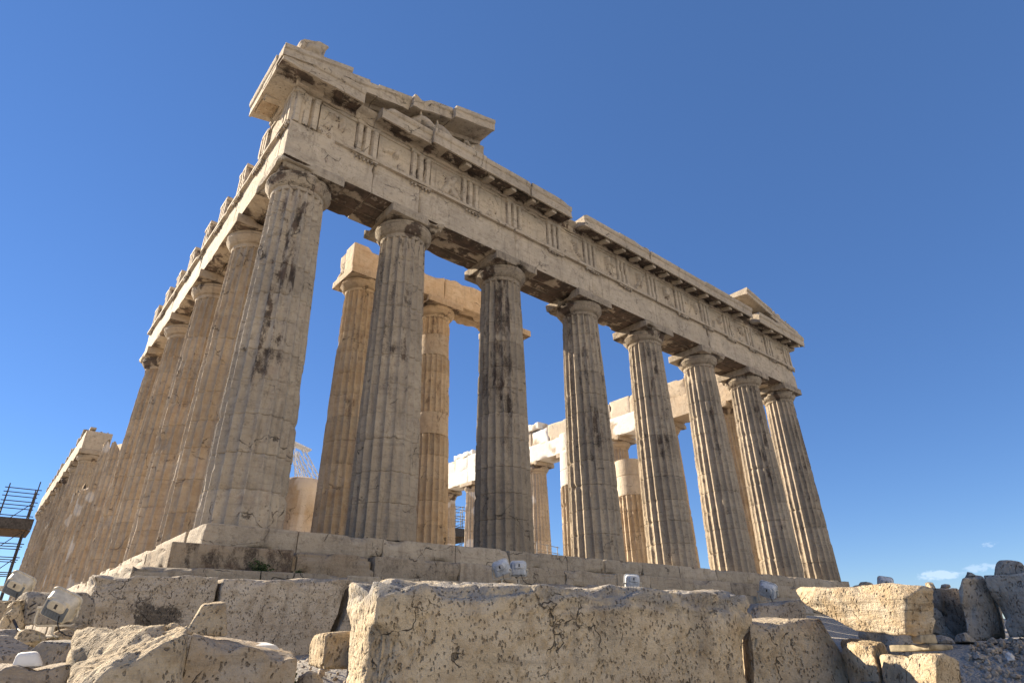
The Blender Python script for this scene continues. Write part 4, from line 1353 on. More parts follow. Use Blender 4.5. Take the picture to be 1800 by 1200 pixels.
stone('marble_block', 'leaning slab half hidden behind the left end of the biggest block',
      [(1.945, -2.450, -2.550), (6.580, -2.850, -2.600), (6.630, -1.950, -2.600), (2.023, -1.550, -2.541), (2.333, -2.600, -1.236), (6.500, -2.850, -1.350), (6.530, -1.950, -1.350), (2.403, -1.700, -1.218)],
      M_GREY, 47, 0.06, 0.022, 0.04, 0.15, 0.2, (0.52, 0.08, 0, 0.08), lumps(0.03, 13, 1.5))
stone('marble_block', 'pitted block with a dark hole-marked face, right of the biggest block',
      [(3.072, -10.092, -3.193), (4.387, -10.953, -3.239), (5.352, -10.423, -3.237), (4.128, -9.332, -3.188), (3.153, -10.224, -2.156), (4.202, -10.517, -2.145), (5.167, -9.987, -2.112), (4.211, -9.464, -2.111)],
      M_PIT, 52, 0.022, 0.022, 0.022, 0.05, 0.10, (0.74, 0.04, 0, 0.15), pits(28, 0.018, 22, dirt=0.26, grey=0.4))
stone('layered_block', 'sunlit honey-coloured block with ragged layers, propped on timber',
      [(4.180, -10.584, -2.256), (3.810, -11.515, -2.321), (4.133, -11.680, -2.324), (4.623, -10.363, -2.255), (4.062, -10.313, -1.810), (3.831, -11.635, -1.864), (4.162, -11.763, -1.894), (4.577, -10.139, -1.747)],
      M_WARM, 55, 0.016, 0.03, 0.03, 0.09, 0.09, (0.66, 0.0, 0, 0.45), both(layers(0.055, 5, -0.1, 6.0), lumps(0.02, 6, 5.0)), cuts=[((-0.8, 0, -0.6), 0.70)])
stone('marble_block', 'pale pitted block in the sun under the left end of the layered block',
      [(3.979, -10.765, -3.290), (3.840, -11.141, -3.294), (4.571, -11.030, -3.296), (4.539, -10.482, -3.289), (3.988, -10.786, -2.384), (3.849, -11.163, -2.406), (4.580, -11.054, -2.372), (4.548, -10.504, -2.365)],
      M_PIT, 58, 0.02, 0.03, 0.03, 0.07, 0.09, (0.70, 0.0, 0, 0.35), pits(24, 0.024, 31, dirt=0.14))
stone('marble_block', 'stepped pale block with a shaded right end under the layered block',
      [(3.778, -11.170, -3.187), (3.550, -11.646, -3.102), (3.999, -11.731, -3.105), (4.328, -11.156, -3.189), (3.830, -11.178, -2.501), (3.599, -11.796, -2.485), (4.048, -11.881, -2.507), (4.397, -11.174, -2.503)],
      M_PIT, 61, 0.02, 0.022, 0.02, 0.08, 0.10, (0.66, 0.0, 0, 0.25), both(lumps(0.025, 33, 3.0), pits(24, 0.018, 34, dirt=0.12)))
stone('timber_plank', 'short grey timber plank between the layered block and the stepped block',
      [(4.118, -11.209, -2.471), (3.934, -11.648, -2.454), (4.275, -11.767, -2.456), (4.459, -11.319, -2.474), (4.119, -11.210, -2.403), (3.935, -11.659, -2.391), (4.276, -11.778, -2.393), (4.459, -11.330, -2.407)],
      M_TIMBER2, 64, 0.03, 0.012, 0.008, 0.02, 0.04, cat='plank', group=None)
stone('timber_wedge', 'small timber wedge carrying the right end of the layered block',
      [(3.954, -11.497, -2.393), (3.917, -11.605, -2.392), (4.133, -11.678, -2.393), (4.170, -11.570, -2.395), (3.955, -11.499, -2.303), (3.918, -11.606, -2.304), (4.133, -11.680, -2.306), (4.170, -11.573, -2.305)],
      M_TIMBER2, 65, 0.03, 0.01, 0.006, 0.02, 0.03, cat='wedge', group=None)
stone('marble_block', 'tall upright grey block at the right, standing on dark timber beside the capped one',
      [(8.046, -10.828, -2.426), (8.543, -11.152, -2.412), (9.244, -11.058, -2.414), (8.838, -10.695, -2.428), (8.042, -10.910, -1.598), (8.558, -11.225, -1.555), (9.260, -11.134, -1.467), (8.864, -10.801, -1.481)],
      M_GREY, 71, 0.03, 0.022, 0.04, 0.14, 0.18, (0.68, 0.05, 0.0, 0.05), both(lumps(0.04, 41, 2.2), pits(20, 0.02, 42, dirt=0.20)), cuts=[((-0.9, 0, 0.9), 1.12)])
stone('marble_block', 'tall upright grey block at the right edge, carrying a flat capstone',
      [(8.302, -11.259, -2.413), (8.052, -12.262, -2.435), (8.872, -12.219, -2.438), (9.133, -11.167, -2.415), (8.269, -11.213, -1.544), (8.056, -12.238, -1.557), (8.900, -11.946, -1.557), (9.068, -11.200, -1.547)],
      M_GREY, 73, 0.03, 0.022, 0.04, 0.14, 0.18, (0.68, 0.05, 0.0, 0.05), both(lumps(0.05, 51, 2.2), pits(20, 0.02, 52, dirt=0.20)), cuts=[((-0.7, -0.5, -1), 1.55)])
stone('capstone', 'flat-topped grey stone lying on the tall block at the right edge',
      [(8.407, -11.343, -1.561), (8.382, -11.782, -1.567), (8.973, -11.687, -1.569), (9.037, -11.269, -1.563), (8.477, -11.410, -1.348), (8.454, -11.709, -1.352), (9.025, -11.615, -1.313), (9.078, -11.337, -1.299)],
      M_GREY, 75, 0.03, 0.022, 0.03, 0.10, 0.12, (0.40, 0.06, 0.1, 0.05), lumps(0.03, 61, 3.0), cat='stone', group=None)
stone('marble_block', 'leaning grey block left of the two tall uprights, behind the layered block',
      [(7.941, -10.377, -2.429), (8.488, -10.642, -2.435), (8.896, -9.847, -2.426), (8.248, -9.651, -2.421), (7.777, -10.393, -1.750), (8.215, -10.539, -1.674), (8.603, -9.873, -1.666), (8.105, -9.597, -1.720)],
      M_GREY, 77, 0.03, 0.022, 0.05, 0.16, 0.2, (0.55, 0.08, 0.0, 0.05), both(lumps(0.06, 71, 2.0), pits(18, 0.02, 72, dirt=0.20)))
stone('marble_block', 'dark grey block wedged between the leaning block and the uprights',
      [(8.540, -10.483, -2.433), (9.038, -10.687, -2.438), (9.444, -10.012, -2.431), (8.947, -9.748, -2.425), (8.496, -10.492, -1.674), (8.993, -10.708, -1.640), (9.401, -10.032, -1.632), (8.904, -9.747, -1.646)],
      M_GREY, 79, 0.04, 0.022, 0.05, 0.16, 0.2, (0.28, 0.15, 0.1, 0.05), lumps(0.07, 75, 2.0))
stone('marble_block', 'low grey wedge-shaped block left of the layered block, near the platform steps',
      [(5.508, -8.913, -2.839), (6.286, -9.301, -2.847), (6.570, -8.773, -2.842), (5.792, -8.385, -2.834), (5.529, -8.942, -1.909), (6.317, -9.375, -1.808), (6.601, -8.846, -1.802), (5.813, -8.413, -1.903)],
      M_GREY, 81, 0.03, 0.022, 0.03, 0.08, 0.12, (0.38, 0.05, 0.1, 0.05), layers(0.02, 83, 0.2, 9.0))
stone('timber_beam', 'long dark timber beam under the upright grey blocks',
      [(7.791, -10.213, -2.566), (7.731, -12.305, -2.594), (7.981, -12.307, -2.595), (8.041, -10.215, -2.567), (7.792, -10.216, -2.432), (7.731, -12.309, -2.449), (7.981, -12.311, -2.450), (8.042, -10.218, -2.433)],
      M_TIMBER, 85, 0.05, 0.015, 0.012, 0.03, 0.06, cat='beam', group='timber beams under the upright blocks')
stone('timber_beam', 'shorter weathered timber beam lying on the rubble below the upright blocks',
      [(7.439, -10.356, -2.686), (7.455, -11.752, -2.685), (7.675, -11.754, -2.686), (7.659, -10.358, -2.687), (7.440, -10.359, -2.567), (7.456, -11.756, -2.575), (7.676, -11.757, -2.576), (7.660, -10.361, -2.568)],
      M_TIMBER, 86, 0.05, 0.015, 0.012, 0.03, 0.06, cat='beam', group='timber beams under the upright blocks')
stone('marble_block', 'small sunlit pitted block with rounded end, left of the biggest block',
      [(-0.757, -8.117, -2.502), (-0.313, -8.191, -2.525), (-0.212, -7.601, -2.518), (-0.636, -7.507, -2.494), (-0.745, -8.098, -2.221), (-0.320, -8.182, -2.203), (-0.220, -7.592, -2.196), (-0.645, -7.508, -2.213)],
      M_PIT, 88, 0.015, 0.022, 0.02, 0.06, 0.09, (0.62, 0.0, 0, 0.25), pits(24, 0.02, 85, dirt=0.12))
stone('marble_fragment', 'wedge-shaped broken drum fragment on top of the brown-stained block',
      [(-2.150, -8.670, -2.212), (-1.836, -8.702, -2.234), (-1.796, -8.452, -2.231), (-2.059, -8.380, -2.209), (-2.038, -8.591, -2.000), (-1.856, -8.592, -1.981), (-1.816, -8.342, -1.957), (-1.958, -8.301, -1.976)],
      M_PIT, 91, 0.012, 0.02, 0.012, 0.04, 0.05, (0.62, 0.0, 0, 0.30), lumps(0.015, 88, 4.0), cat='fragment', group=None)
stone('marble_plate', 'thin white new marble plate lying behind the brown-stained block',
      [(-1.494, -8.213, -2.360), (-1.190, -8.215, -2.361), (-1.130, -7.815, -2.356), (-1.434, -7.813, -2.354), (-1.554, -8.193, -2.299), (-1.251, -8.194, -2.300), (-1.191, -7.794, -2.275), (-1.494, -7.792, -2.273)],
      M_WHITE, 93, 0.03, 0.008, 0.004, 0.01, 0.03, cat='plate', group=None)
stone('marble_block', 'flat-topped pitted block at the bottom left edge, under the white fragment',
      [(-3.850, -8.189, -3.384), (-2.736, -8.249, -3.392), (-2.696, -7.649, -3.385), (-3.811, -7.609, -3.378), (-3.857, -8.190, -2.403), (-2.737, -8.249, -2.415), (-2.698, -7.649, -2.407), (-3.818, -7.610, -2.396)],
      M_GREY, 95, 0.022, 0.03, 0.02, 0.06, 0.10, (0.45, 0.10, 0, 0.10), pits(20, 0.02, 91, dirt=0.20))
stone('marble_fragment', 'small smooth white fragment on the flat-topped block at the bottom left',
      [(-3.101, -8.069, -2.410), (-2.909, -8.099, -2.412), (-2.889, -7.889, -2.409), (-3.081, -7.859, -2.408), (-3.091, -8.039, -2.320), (-2.970, -8.049, -2.310), (-2.950, -7.879, -2.308), (-3.071, -7.859, -2.317)],
      M_WHITE, 97, 0.012, 0.02, 0.006, 0.03, 0.04, cat='fragment', group=None)
stone('marble_block', 'blue-grey wedge of stone behind the white fragment at the left',
      [(-2.950, -7.229, -2.630), (-2.708, -7.449, -2.634), (-2.456, -7.139, -2.631), (-2.699, -6.919, -2.627), (-2.982, -7.219, -2.229), (-2.648, -7.449, -2.254), (-2.396, -7.139, -2.251), (-2.730, -6.909, -2.226)],
      M_GREY, 99, 0.018, 0.02, 0.015, 0.05, 0.06, (0.42, 0.0, 0.7, 0.0), cuts=[((1, -0.4, -1), 0.75)])
stone('marble_block', 'horizontal dark block behind the floodlight at the left',
      [(-2.806, -3.828, -2.033), (-2.028, -3.599, -2.033), (-2.242, -3.028, -2.025), (-2.949, -3.258, -2.025), (-2.858, -3.828, -1.661), (-2.100, -3.598, -1.631), (-2.313, -3.028, -1.622), (-3.001, -3.258, -1.653)],
      M_GREY, 101, 0.025, 0.022, 0.03, 0.08, 0.12, (0.32, 0.15, 0, 0.05), lumps(0.03, 95, 3.0))
stone('marble_block', 'yellowish lit block under the horizontal dark block at the left',
      [(-2.280, -3.978, -2.590), (-1.967, -3.909, -2.590), (-2.099, -3.329, -2.582), (-2.412, -3.398, -2.581), (-2.351, -3.968, -2.027), (-2.048, -3.899, -2.027), (-2.180, -3.418, -2.020), (-2.514, -3.488, -2.020)],
      M_WARM, 103, 0.025, 0.05, 0.03, 0.08, 0.10, (0.45, 0.0, 0, 0.6), lumps(0.03, 97, 3.0))


def boulder(name, label, c, size, seed, mat, rot=0.0, wear=(0.5, 0, 0, 0), amp=0.12, sp=None, cat='stone', group=None, cuts=()):
    sx, sy, sz = [v / 2 for v in size]
    pts = []
    rs = np.random.RandomState(seed)
    for z in (-sz, sz):
        for (x, y) in ((-sx, -sy), (sx, -sy), (sx, sy), (-sx, sy)):
            k = 0.8 if z > 0 else 1.0
            x2, y2 = x * k * rs.uniform(0.85, 1.1), y * k * rs.uniform(0.85, 1.1)
            pts.append((c[0] + x2 * math.cos(rot) - y2 * math.sin(rot), c[1] + x2 * math.sin(rot) + y2 * math.cos(rot), c[2] + z * rs.uniform(0.85, 1.1) + sz))
    m = min(size)
    cuts = list(cuts)
    for k in range(7):
        v = rs.normal(0, 1, 3)
        v[2] = abs(v[2]) * 0.8 + 0.1
        cuts.append((tuple(v), rs.uniform(0.72, 1.0)))
    return stone(name, label, pts, mat, seed, sp or m / 16, m * 0.10, m * amp * 0.6, m * 0.3, m * 0.4, wear, lumps(m * amp * 0.6, seed, 1.6 / m), cuts, cat, 1.2 / m, 0.45, group=group)


GS = 'rough stones heaped at the left and below the steps'
boulder('stone', 'ochre sunlit stone directly below the near floodlight', (-2.511, -4.928, -2.311), (0.34, 0.3, 0.22), 201, M_WARM, 0.3, (0.6, 0, 0, 0.6), group=GS)
boulder('stone', 'pinkish tan stone left of the ochre stone below the near floodlight', (-2.783, -5.108, -2.312), (0.34, 0.34, 0.20), 203, M_PIT, 0.1, (0.4, 0.05, 0, 0.25), group=GS)
boulder('stone', 'rough sunlit stone with a mossy top at the left edge, behind the white fragment', (-3.133, -6.459, -2.529), (0.62, 0.6, 0.34), 205, M_GREY, 0.5, (0.62, 0.05, 0.2, 0.15), group=GS)
boulder('stone', 'low pale stone at the left edge beneath the far floodlight', (-3.077, -4.209, -2.338), (0.60, 0.5, 0.26), 207, M_GREY, 0.2, (0.62, 0.05, 0, 0.15), group=GS)
boulder('stone', 'rounded fluted drum fragment at the left, next to the horizontal dark block', (-2.937, -3.658, -2.251), (0.36, 0.40, 0.56), 209, M_PIT, 0.2, (0.72, 0.05, 0, 0.3), group=GS)
boulder('stone', 'squat stone on which the far floodlight stands', (-3.060, -2.568, -2.266), (0.6, 0.5, 0.55), 211, M_PIT, 0.2, (0.5, 0.1, 0, 0.4), group=GS)
boulder('stone', 'tan stone at the bottom edge in front of the small rounded block', (-1.071, -9.016, -2.833), (0.40, 0.30, 0.26), 213, M_PIT, 0.1, (0.45, 0.05, 0, 0.4), group=GS)
boulder('stone', 'blue-grey stone in the gap under the split slab', (-1.032, -8.515, -2.857), (0.42, 0.30, 0.38), 215, M_GREY, 0.4, (0.30, 0.1, 0.5, 0.0), group=GS)
boulder('stone', 'broad tan stone under the pair of white floodlights', (8.400, -2.150, -1.950), (3.0, 1.2, 0.98), 217, M_GREY, -0.05, (0.5, 0.05, 0, 0.2), amp=0.06, sp=0.06, group=GS)
boulder('stone', 'dark broken stone just right of the broad tan stone', (10.600, -2.250, -1.950), (1.1, 0.9, 0.80), 219, M_GREY, 0.3, (0.28, 0.25, 0, 0.1), amp=0.12, sp=0.06, group=GS)
boulder('stone', 'tan block carrying the third floodlight by the steps', (12.200, -2.150, -1.900), (2.0, 0.9, 0.88), 221, M_GREY, 0.05, (0.5, 0.05, 0, 0.15), amp=0.06, sp=0.06, group=GS)
boulder('stone', 'grey stone below the tilted floodlight on the right', (20.400, -2.200, -2.000), (2.4, 0.9, 0.82), 223, M_GREY, 0.05, (0.4, 0.1, 0.2, 0.05), amp=0.08, sp=0.08, group=GS)
GT = 'loose stones on top of the right-hand blocks'
boulder('loose_stone', 'small flat grey stone on the tall upright block', (8.551, -10.996, -1.532), (0.18, 0.12, 0.07), 231, M_GREY, 0.4, (0.35, 0, 0.1, 0), group=GT)
boulder('loose_stone', 'small grey cube-like stone on the leaning block', (7.997, -10.335, -1.750), (0.17, 0.15, 0.13), 233, M_GREY, 0.2, (0.35, 0, 0.1, 0), group=GT)
boulder('loose_stone', 'pale pointed stone on the dark wedged block', (8.747, -10.344, -1.683), (0.20, 0.14, 0.13), 235, M_PIT, 0.7, (0.62, 0, 0, 0.1), group=GT)
boulder('loose_stone', 'ochre stone on the dark wedged block, just left of the tall upright block', (9.036, -10.468, -1.666), (0.26, 0.14, 0.09), 237, M_WARM, 0.7, (0.66, 0, 0, 0.3), group=GT)
boulder('loose_stone', 'rounded stone peeping over the top edge of the layered block', (6.796, -10.369, -1.915), (0.30, 0.24, 0.22), 239, M_GREY, 0.2, (0.5, 0, 0, 0.1), group=GT)
boulder('stone', 'rough grey boulder behind the layered block, under the rounded stone', (6.939, -10.251, -2.713), (0.9, 0.8, 0.85), 240, M_GREY, 0.2, (0.35, 0.1, 0.1, 0.05), group=GS)
GF = 'pale fragments on the rubble at the right'
boulder('pale_fragment', 'white fragment on the shaded rubble at the right edge', (7.198, -11.482, -2.660), (0.16, 0.13, 0.13), 241, M_WHITE, 0.4, group=GF)
boulder('pale_fragment', 'flat pale fragment left of the white one on the shaded rubble', (7.121, -11.153, -2.636), (0.22, 0.14, 0.08), 243, M_GREY, 0.2, (0.7, 0, 0.3, 0), group=GF)
boulder('pale_fragment', 'pale broken stone at the foot of the leaning block', (7.608, -10.633, -2.471), (0.36, 0.26, 0.14), 245, M_GREY, 0.6, (0.6, 0, 0.3, 0.1), group=GF)
boulder('pale_fragment', 'rounded pale stone between leaning block and tall upright block', (7.846, -10.846, -2.435), (0.24, 0.20, 0.13), 247, M_GREY, 1.0, (0.66, 0, 0.2, 0.1), group=GF)
boulder('stone', 'shaded pointed stone at the bottom edge before the stepped block', (4.126, -11.062, -3.160), (0.9, 0.6, 0.62), 249, M_GREY, 0.5, (0.4, 0.1, 0.3, 0.0), group=GS)
# fragments at the far corner of the platform
boulder('marble_fragment', 'flat broken slab on the far right corner of the platform', (32.000, -0.200, -0.500), (2.6, 1.2, 0.34), 251, M_PIT, 0.1, (0.6, 0, 0, 0.2), cat='fragment', sp=0.08)
boulder('marble_fragment', 'thin sunlit slab leaning out from the far right corner of the platform', (32.200, -0.300, -0.160), (1.6, 0.6, 0.16), 253, M_WARM, 0.2, (0.6, 0, 0, 0.2), cat='fragment', sp=0.06)


def make_gravel():
    rs = np.random.RandomState(77)
    gs = []
    ico = np.array([(0, 0, 1), (0.89, 0, 0.45), (0.28, 0.85, 0.45), (-0.72, 0.53, 0.45), (-0.72, -0.53, 0.45), (0.28, -0.85, 0.45), (0.72, 0.53, -0.45), (-0.28, 0.85, -0.45), (-0.89, 0, -0.45), (-0.28, -0.85, -0.45), (0.72, -0.53, -0.45), (0, 0, -1)])
    fc = np.array([(0, 1, 2), (0, 2, 3), (0, 3, 4), (0, 4, 5), (0, 5, 1), (1, 6, 2), (2, 7, 3), (3, 8, 4), (4, 9, 5), (5, 10, 1), (6, 7, 2), (7, 8, 3), (8, 9, 4), (9, 10, 5), (10, 6, 1), (11, 7, 6), (11, 8, 7), (11, 9, 8), (11, 10, 9), (11, 6, 10)])
    n = 6000
    X = np.concatenate([rs.uniform(4.6, 8.6, n - 1400), rs.uniform(-4.5, 3.5, 1400)])
    Y = np.concatenate([rs.uniform(-14.0, -11.0, n - 1400), rs.uniform(-9.5, -3.0, 1400)])
    Z = ground_z(X, Y)
    for i in range(n):
        s = 0.012 + 0.045 * rs.rand() ** 3
        v = ico * s * rs.uniform(0.6, 1.4, 3) * rs.uniform(0.8, 1.2, (12, 1)) + np.array([X[i], Y[i], Z[i] + s * 0.3])
        t = rs.uniform(0.6, 1.2)
        gs.append(Geo(v, [fc], np.tile([t, 0, 0.0, 0.3 * rs.rand()], (12, 1))))
    o = build('gravel', gs, M_GREY, smooth=False)
    tag(o, 'loose marble chips strewn over the ground', None, kind='stuff')


make_gravel()

# ================================================================ floodlights
GL = 'floodlights set round the temple'


def floodlight(label, loc, yaw, tilt, s=1.0, height=0.10, roll=0.0, white=False):
    """yaw: heading of the beam from +Y; tilt: upwards; we look at its back and side"""
    root = thing('floodlight', label, 'floodlight', loc, GL)
    cy_, sy_ = math.cos(-yaw), math.sin(-yaw)
    ct, st_ = math.cos(tilt), math.sin(tilt)
    cr, sr = math.cos(roll), math.sin(roll)
    pivot = np.array([0, 0, height + 0.14])

    def tr(V, tilted=True):
        V = np.array(V, float)
        if tilted:
            V = V - pivot
            V = np.stack([V[:, 0], V[:, 1] * ct - V[:, 2] * st_, V[:, 1] * st_ + V[:, 2] * ct], 1)
            V = np.stack([V[:, 0] * cr + V[:, 2] * sr, V[:, 1], -V[:, 0] * sr + V[:, 2] * cr], 1) + pivot
        V = V * s
        V = np.stack([V[:, 0] * cy_ - V[:, 1] * sy_, V[:, 0] * sy_ + V[:, 1] * cy_, V[:, 2]], 1)
        return V + np.array(loc)

    def outline(w, h, z0, y, rr=0.10, n=6):
        pts = [(-w + 0.02, y, z0), (w - 0.02, y, z0), (w, y, z0 + 0.02)]
        for k in range(n + 1):
            a = 0.5 * math.pi * k / n
            pts.append((w - rr + rr * math.cos(a), y, z0 + h - rr + rr * math.sin(a)))
        for k in range(n + 1):
            a = 0.5 * math.pi * (1 + k / n)
            pts.append((-w + rr + rr * math.cos(a), y, z0 + h - rr + rr * math.sin(a)))
        pts.append((-w, y, z0 + 0.02))
        return np.array(pts)

    def loft(secs, rr):
        rings = [outline(*q, rr) for q in secs]
        m = len(rings[0])
        return Geo(np.concatenate(rings), [grid_faces(len(rings), m, True), np.arange(m)[None, :], (np.arange(m)[::-1] + (len(rings) - 1) * m)[None, :]])
    z = height
    body = loft([(0.165, 0.29, z + 0.03, -0.10), (0.178, 0.315, z + 0.018, -0.092), (0.205, 0.365, z - 0.005, 0.05), (0.222, 0.40, z - 0.022, 0.052), (0.222, 0.40, z - 0.022, 0.075)], 0.09)
    cover = loft([(0.150, 0.225, z + 0.04, -0.112), (0.158, 0.24, z + 0.034, -0.098)], 0.02)
    hood = loft([(0.095, 0.13, z + 0.19, -0.150), (0.115, 0.15, z + 0.18, -0.140), (0.125, 0.155, z + 0.175, -0.095)], 0.075)
    slot = plainbox((-0.016, -0.156, z + 0.225), (0.016, -0.146, z + 0.295))
    fins = [plainbox((x - 0.004, -0.121, z + 0.05), (x + 0.004, -0.1125, z + 0.20)) for x in np.linspace(-0.12, 0.12, 7)]
    glass = outline(0.205, 0.37, z - 0.008, 0.0765, 0.08)
    glass = Geo(glass, [np.arange(len(glass))[None, :]])
    for q in (body, cover, hood, slot, glass, *fins):
        q.V = tr(q.V)
    build('housing', [body, hood], M_LAMPWHITE if white else M_LAMPCREAM, root, angle=30)
    build('cover', [cover] + fins, M_LAMPWHITE if white else M_LAMP, root, angle=30)
    build('slot', slot, M_DARKSTEEL, root, smooth=False)
    build('glass', glass, M_GLASS, root, smooth=False)
    yoke = tube([(-0.235, 0, z + 0.15), (-0.245, 0, z + 0.02), (-0.235, 0, z - 0.06), (-0.2, 0, z - 0.085), (0.2, 0, z - 0.085), (0.235, 0, z - 0.06), (0.245, 0, z + 0.02), (0.235, 0, z + 0.15)], 0.013, 8)
    knobs = [bar((sx * 0.20, 0, z + 0.14), (sx * 0.262, 0, z + 0.14), 0.022, 10) for sx in (-1, 1)]
    stem = bar((0, 0, z - 0.085), (0, 0, -0.10), 0.020, 8)
    foot = lathe([(0.09, -0.10), (0.09, -0.085), (0.03, -0.07)], 14)
    cable = tube([(0.05, -0.09, z + 0.03), (0.07, -0.14, z - 0.06), (0.11, -0.13, -0.02), (0.20, -0.10, -0.08), (0.34, -0.02, -0.10)], 0.009, 6)
    for q in (yoke, stem, foot, cable, *knobs):
        q.V = tr(q.V, False)
    build('yoke', [yoke] + knobs, M_LAMPCREAM, root)
    build('stand', [stem, foot], M_LAMPCREAM, root)
    build('cable', cable, M_DARKSTEEL, root)
    return root


floodlight('large floodlight with cream sides at the left, before the dark block', (-2.632, -5.148, -2.112), 0.35, 0.62, 0.80, 0.13, 0.42)
floodlight('floodlight at the far left edge, farther back than the cream-sided one', (-2.951, -2.618, -1.745), 0.30, 0.62, 0.80, 0.13, 0.42)
floodlight('white floodlight leaning left, left one of the close pair by the steps', (6.55, -1.85, -1.02), 0.9, 0.45, 0.95, 0.12, -0.3, True)
floodlight('upright white floodlight, right one of the close pair by the steps', (7.10, -1.85, -1.0), 0.6, 0.1, 0.95, 0.12, 0.0, True)
floodlight('single white floodlight before the middle columns', (11.45, -1.9, -1.18), 0.6, 0.12, 1.05, 0.12, 0.08, True)
floodlight('floodlight tilted sideways in front of the last columns', (19.1, -1.9, -1.30), 1.2, 0.6, 1.4, 0.14, 0.35, True)
floodlight('floodlight at the far right corner beside the flat broken slab', (31.9, -1.3, -0.62), 1.1, 0.4, 1.6, 0.12, 0.2, True)
# cable post beside the far floodlight
o = build('cable_post', [bar((-2.978, -3.508, -2.229), (-3.000, -3.508, -1.757), 0.016), bar((-2.979, -3.508, -1.968), (-2.777, -3.908, -1.793), 0.011), bar((-2.979, -3.508, -2.028), (-2.756, -3.908, -1.894), 0.011),
                         tube([(-2.938, -3.808, -1.982), (-2.887, -4.108, -2.087), (-2.805, -4.408, -2.162), (-2.703, -4.708, -2.176)], 0.014)], M_DARKSTEEL)
tag(o, 'thin dark post with two slanting rods at the left edge below the far floodlight', 'post')


# ================================================================ plants
def weed(label, c, n, size, seed, mat, dry=False):
    rs = np.random.RandomState(seed)
    root = thing('weed', label, 'plant', c, 'weeds growing between the stones')
    V, F = [], []
    stems = []
    k = 0
    for i in range(n):
        a = rs.uniform(0, 2 * math.pi)
        L = size * rs.uniform(0.5, 1.0)
        tip = np.array([math.cos(a) * L * rs.uniform(0.3, 1.1), math.sin(a) * L * rs.uniform(0.2, 0.6), L * rs.uniform(0.3, 1.0)]) + np.array(c)
        base = np.array(c) + np.array([rs.uniform(-0.5, 0.5) * size, rs.uniform(-0.1, 0.1) * size, 0])
        if i % 4 == 0 or dry:
            stems.append(bar(base, tip, 0.003 if not dry else 0.0025, 4))
        if not dry:
            for j in range(10):
                t = rs.uniform(0.2, 1.0)
                p = base * (1 - t) + tip * t + rs.normal(0, 0.02, 3)
                d1 = rs.normal(0, 1, 3); d1 /= np.linalg.norm(d1)
                d2 = np.cross(d1, rs.normal(0, 1, 3)); d2 /= np.linalg.norm(d2)
                l, w = rs.uniform(0.02, 0.045), rs.uniform(0.008, 0.016)
                V += [p - d1 * l, p + d2 * w, p + d1 * l, p - d2 * w]
                F.append([k, k + 1, k + 2, k + 3])
                k += 4
    build('stem', stems, mat, root)
    if V:
        build('foliage', Geo(np.array(V), [np.array(F)]), mat, root, smooth=False)
    return root


weed('dark green weed growing from the joint of the second step near the corner column', (0.95, -1.0, -1.06), 46, 0.34, 3, M_LEAF)
weed('small dark tuft on the second step, right of the larger weed', (1.78, -1.0, -1.06), 10, 0.16, 5, M_LEAF)
weed('dry yellow grass tuft beside the yellowish block at the left', (-2.148, -4.259, -2.444), 60, 0.34, 7, M_DRY, True)
weed('dry grass clump in the gap between the sloping boulder and the flat-topped block', (-2.75, -7.6, -2.62), 70, 0.26, 11, M_DRY, True)
weed('green weed at the foot of the split slab, near the thin white plate', (-0.9, -7.6, -2.75), 40, 0.30, 13, M_LEAF)
weed('dry grass at the right edge of the small sunlit block', (-0.2, -8.0, -2.75), 50, 0.24, 15, M_DRY, True)
weed('dry grass tuft at the foot of the near floodlight', (-2.591, -5.258, -2.355), 30, 0.22, 9, M_DRY, True)


# ================================================================ scaffolding, crane, railing
def scaffold(label, x0, x1, y0, y1, z0, levels, bay, mat, group, plank_at=(), tall=0.0, seed=1):
    rs = np.random.RandomState(seed)
    root = thing('scaffold', label, 'scaffold', ((x0 + x1) / 2, (y0 + y1) / 2, z0), group)
    nx = max(1, int(round((x1 - x0) / bay)))
    ny = max(1, int(round((y1 - y0) / bay)))
    xs, ys = np.linspace(x0, x1, nx + 1), np.linspace(y0, y1, ny + 1)
    zt = z0 + 2.0 * levels
    for i, x in enumerate(xs):
        for j, y in enumerate(ys):
            build('pole', bar((x, y, z0), (x, y, zt + (tall if (i + j) % 2 else 0.9)), 0.045), mat, root)
    for l in range(levels + 1):
        z = z0 + 2.0 * l
        for dz in (0.0, 0.95):
            for y in ys:
                build('rail', bar((x0 - 0.25, y, z + dz), (x1 + 0.25, y, z + dz), 0.035), mat, root)
            for x in xs:
                build('rail', bar((x, y0 - 0.2, z + dz + 0.05), (x, y1 + 0.2, z + dz + 0.05), 0.035), mat, root)
        if l in plank_at:
            build('platform', plainbox((x0 - 0.35, y0 - 0.3, z - 0.14), (x1 + 0.35, y1 + 0.3, z - 0.06)), M_PLANK, root, smooth=False)
            build('guard_panel', plainbox((x0 - 0.36, y0 - 0.34, z - 0.05), (x1 + 0.36, y0 - 0.31, z + 0.75)), M_DARKSTEEL, root, smooth=False)
            build('guard_panel', plainbox((x0 - 0.40, y0 - 0.3, z - 0.05), (x0 - 0.37, y1 + 0.3, z + 0.75)), M_DARKSTEEL, root, smooth=False)
    for l in range(levels):
        z = z0 + 2.0 * l
        build('brace', bar((x0, y0 - 0.05, z), (x1, y0 - 0.05, z + 2.0), 0.03), mat, root)
        build('brace', bar((x0 - 0.05, y1, z + 2.0), (x0 - 0.05, y0, z), 0.03), mat, root)
    return root


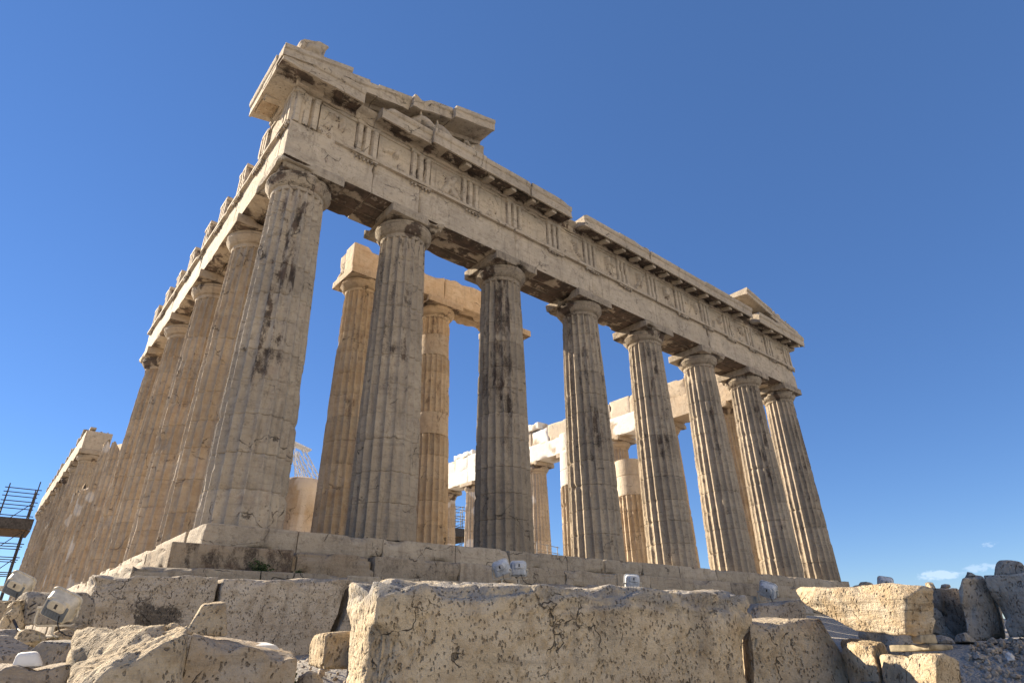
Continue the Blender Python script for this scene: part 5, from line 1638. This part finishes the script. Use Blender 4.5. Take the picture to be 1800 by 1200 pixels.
scaffold('tall dark tube scaffold with a guarded platform beyond the far left columns', -3.1, -1.3, 45.5, 49.0, -2.4, 5, 1.8, M_DARKSTEEL, 'scaffolds', plank_at=(4,), tall=1.6)
scaffold('steel scaffold round the far inner columns, seen between second and third columns', 30.9, 35.6, 38.0, 43.0, -1.0, 5, 1.4, M_STEEL, 'scaffolds', plank_at=(2, 4), tall=1.2, seed=2)


def crane():
    root = thing('crane', 'white lattice crane boom rising beyond the smooth column stump', 'crane', (22.0, 36.5, 0.55))

    def mast(p, q, w0, w1, n, name):
        p, q = np.array(p, float), np.array(q, float)
        d = (q - p) / np.linalg.norm(q - p)
        a = np.cross(d, (0, 1, 0)); a /= np.linalg.norm(a)
        b = np.cross(d, a)
        cs = []
        for k in range(n + 1):
            t = k / n
            w = w0 + (w1 - w0) * t
            c = p + (q - p) * t
            cs.append([c + a * w + b * w, c - a * w + b * w, c - a * w - b * w, c + a * w - b * w])
        for e in range(4):
            build(name + '_chord', bar(cs[0][e], cs[n][e], 0.05), M_WHITESTEEL, root)
        br = []
        for k in range(n):
            for e in range(4):
                br.append(bar(cs[k][e], cs[k + 1][(e + 1) % 4], 0.025, 5))
                br.append(bar(cs[k][e], cs[k][(e + 1) % 4], 0.025, 5))
        ob = build(name + '_lattice', br, M_WHITESTEEL, root)
        ob['kind'] = 'stuff'
    mast((24.2, 36.5, 0.55), (15.5, 36.5, 12.5), 0.36, 0.30, 18, 'boom')
    mast((21.0, 36.9, 0.55), (15.1, 36.9, 12.4), 0.26, 0.20, 18, 'mast')
    build('head_plate', Geo(np.array([(14.5, 36.2, 13.1), (16.4, 36.2, 12.6), (16.4, 37.2, 12.6), (14.5, 37.2, 13.1), (14.5, 36.2, 13.25), (16.4, 36.2, 12.72), (16.4, 37.2, 12.72), (14.5, 37.2, 13.25)]),
                           [np.array([[0, 3, 2, 1], [4, 5, 6, 7], [0, 1, 5, 4], [1, 2, 6, 5], [2, 3, 7, 6], [3, 0, 4, 7]])]), M_WHITESTEEL, root, smooth=False)
    build('cable', bar((15.0, 36.6, 12.9), (17.0, 36.6, 0.6), 0.06), M_WHITESTEEL, root)


crane()


def railing():
    root = thing('railing', 'thin steel railing on the platform between the third and fourth columns', 'railing', (16.7, 7.6, 0.55))
    for k in range(4):
        x, y = 15.4 + 0.9 * k, 7.2 + 0.25 * k
        build('post', bar((x, y, 0.54), (x, y, 1.66), 0.022), M_STEEL, root)
    for z in (1.05, 1.33, 1.62):
        build('rail', bar((15.2, 7.14, z), (18.3, 8.01, z), 0.016), M_STEEL, root)


railing()
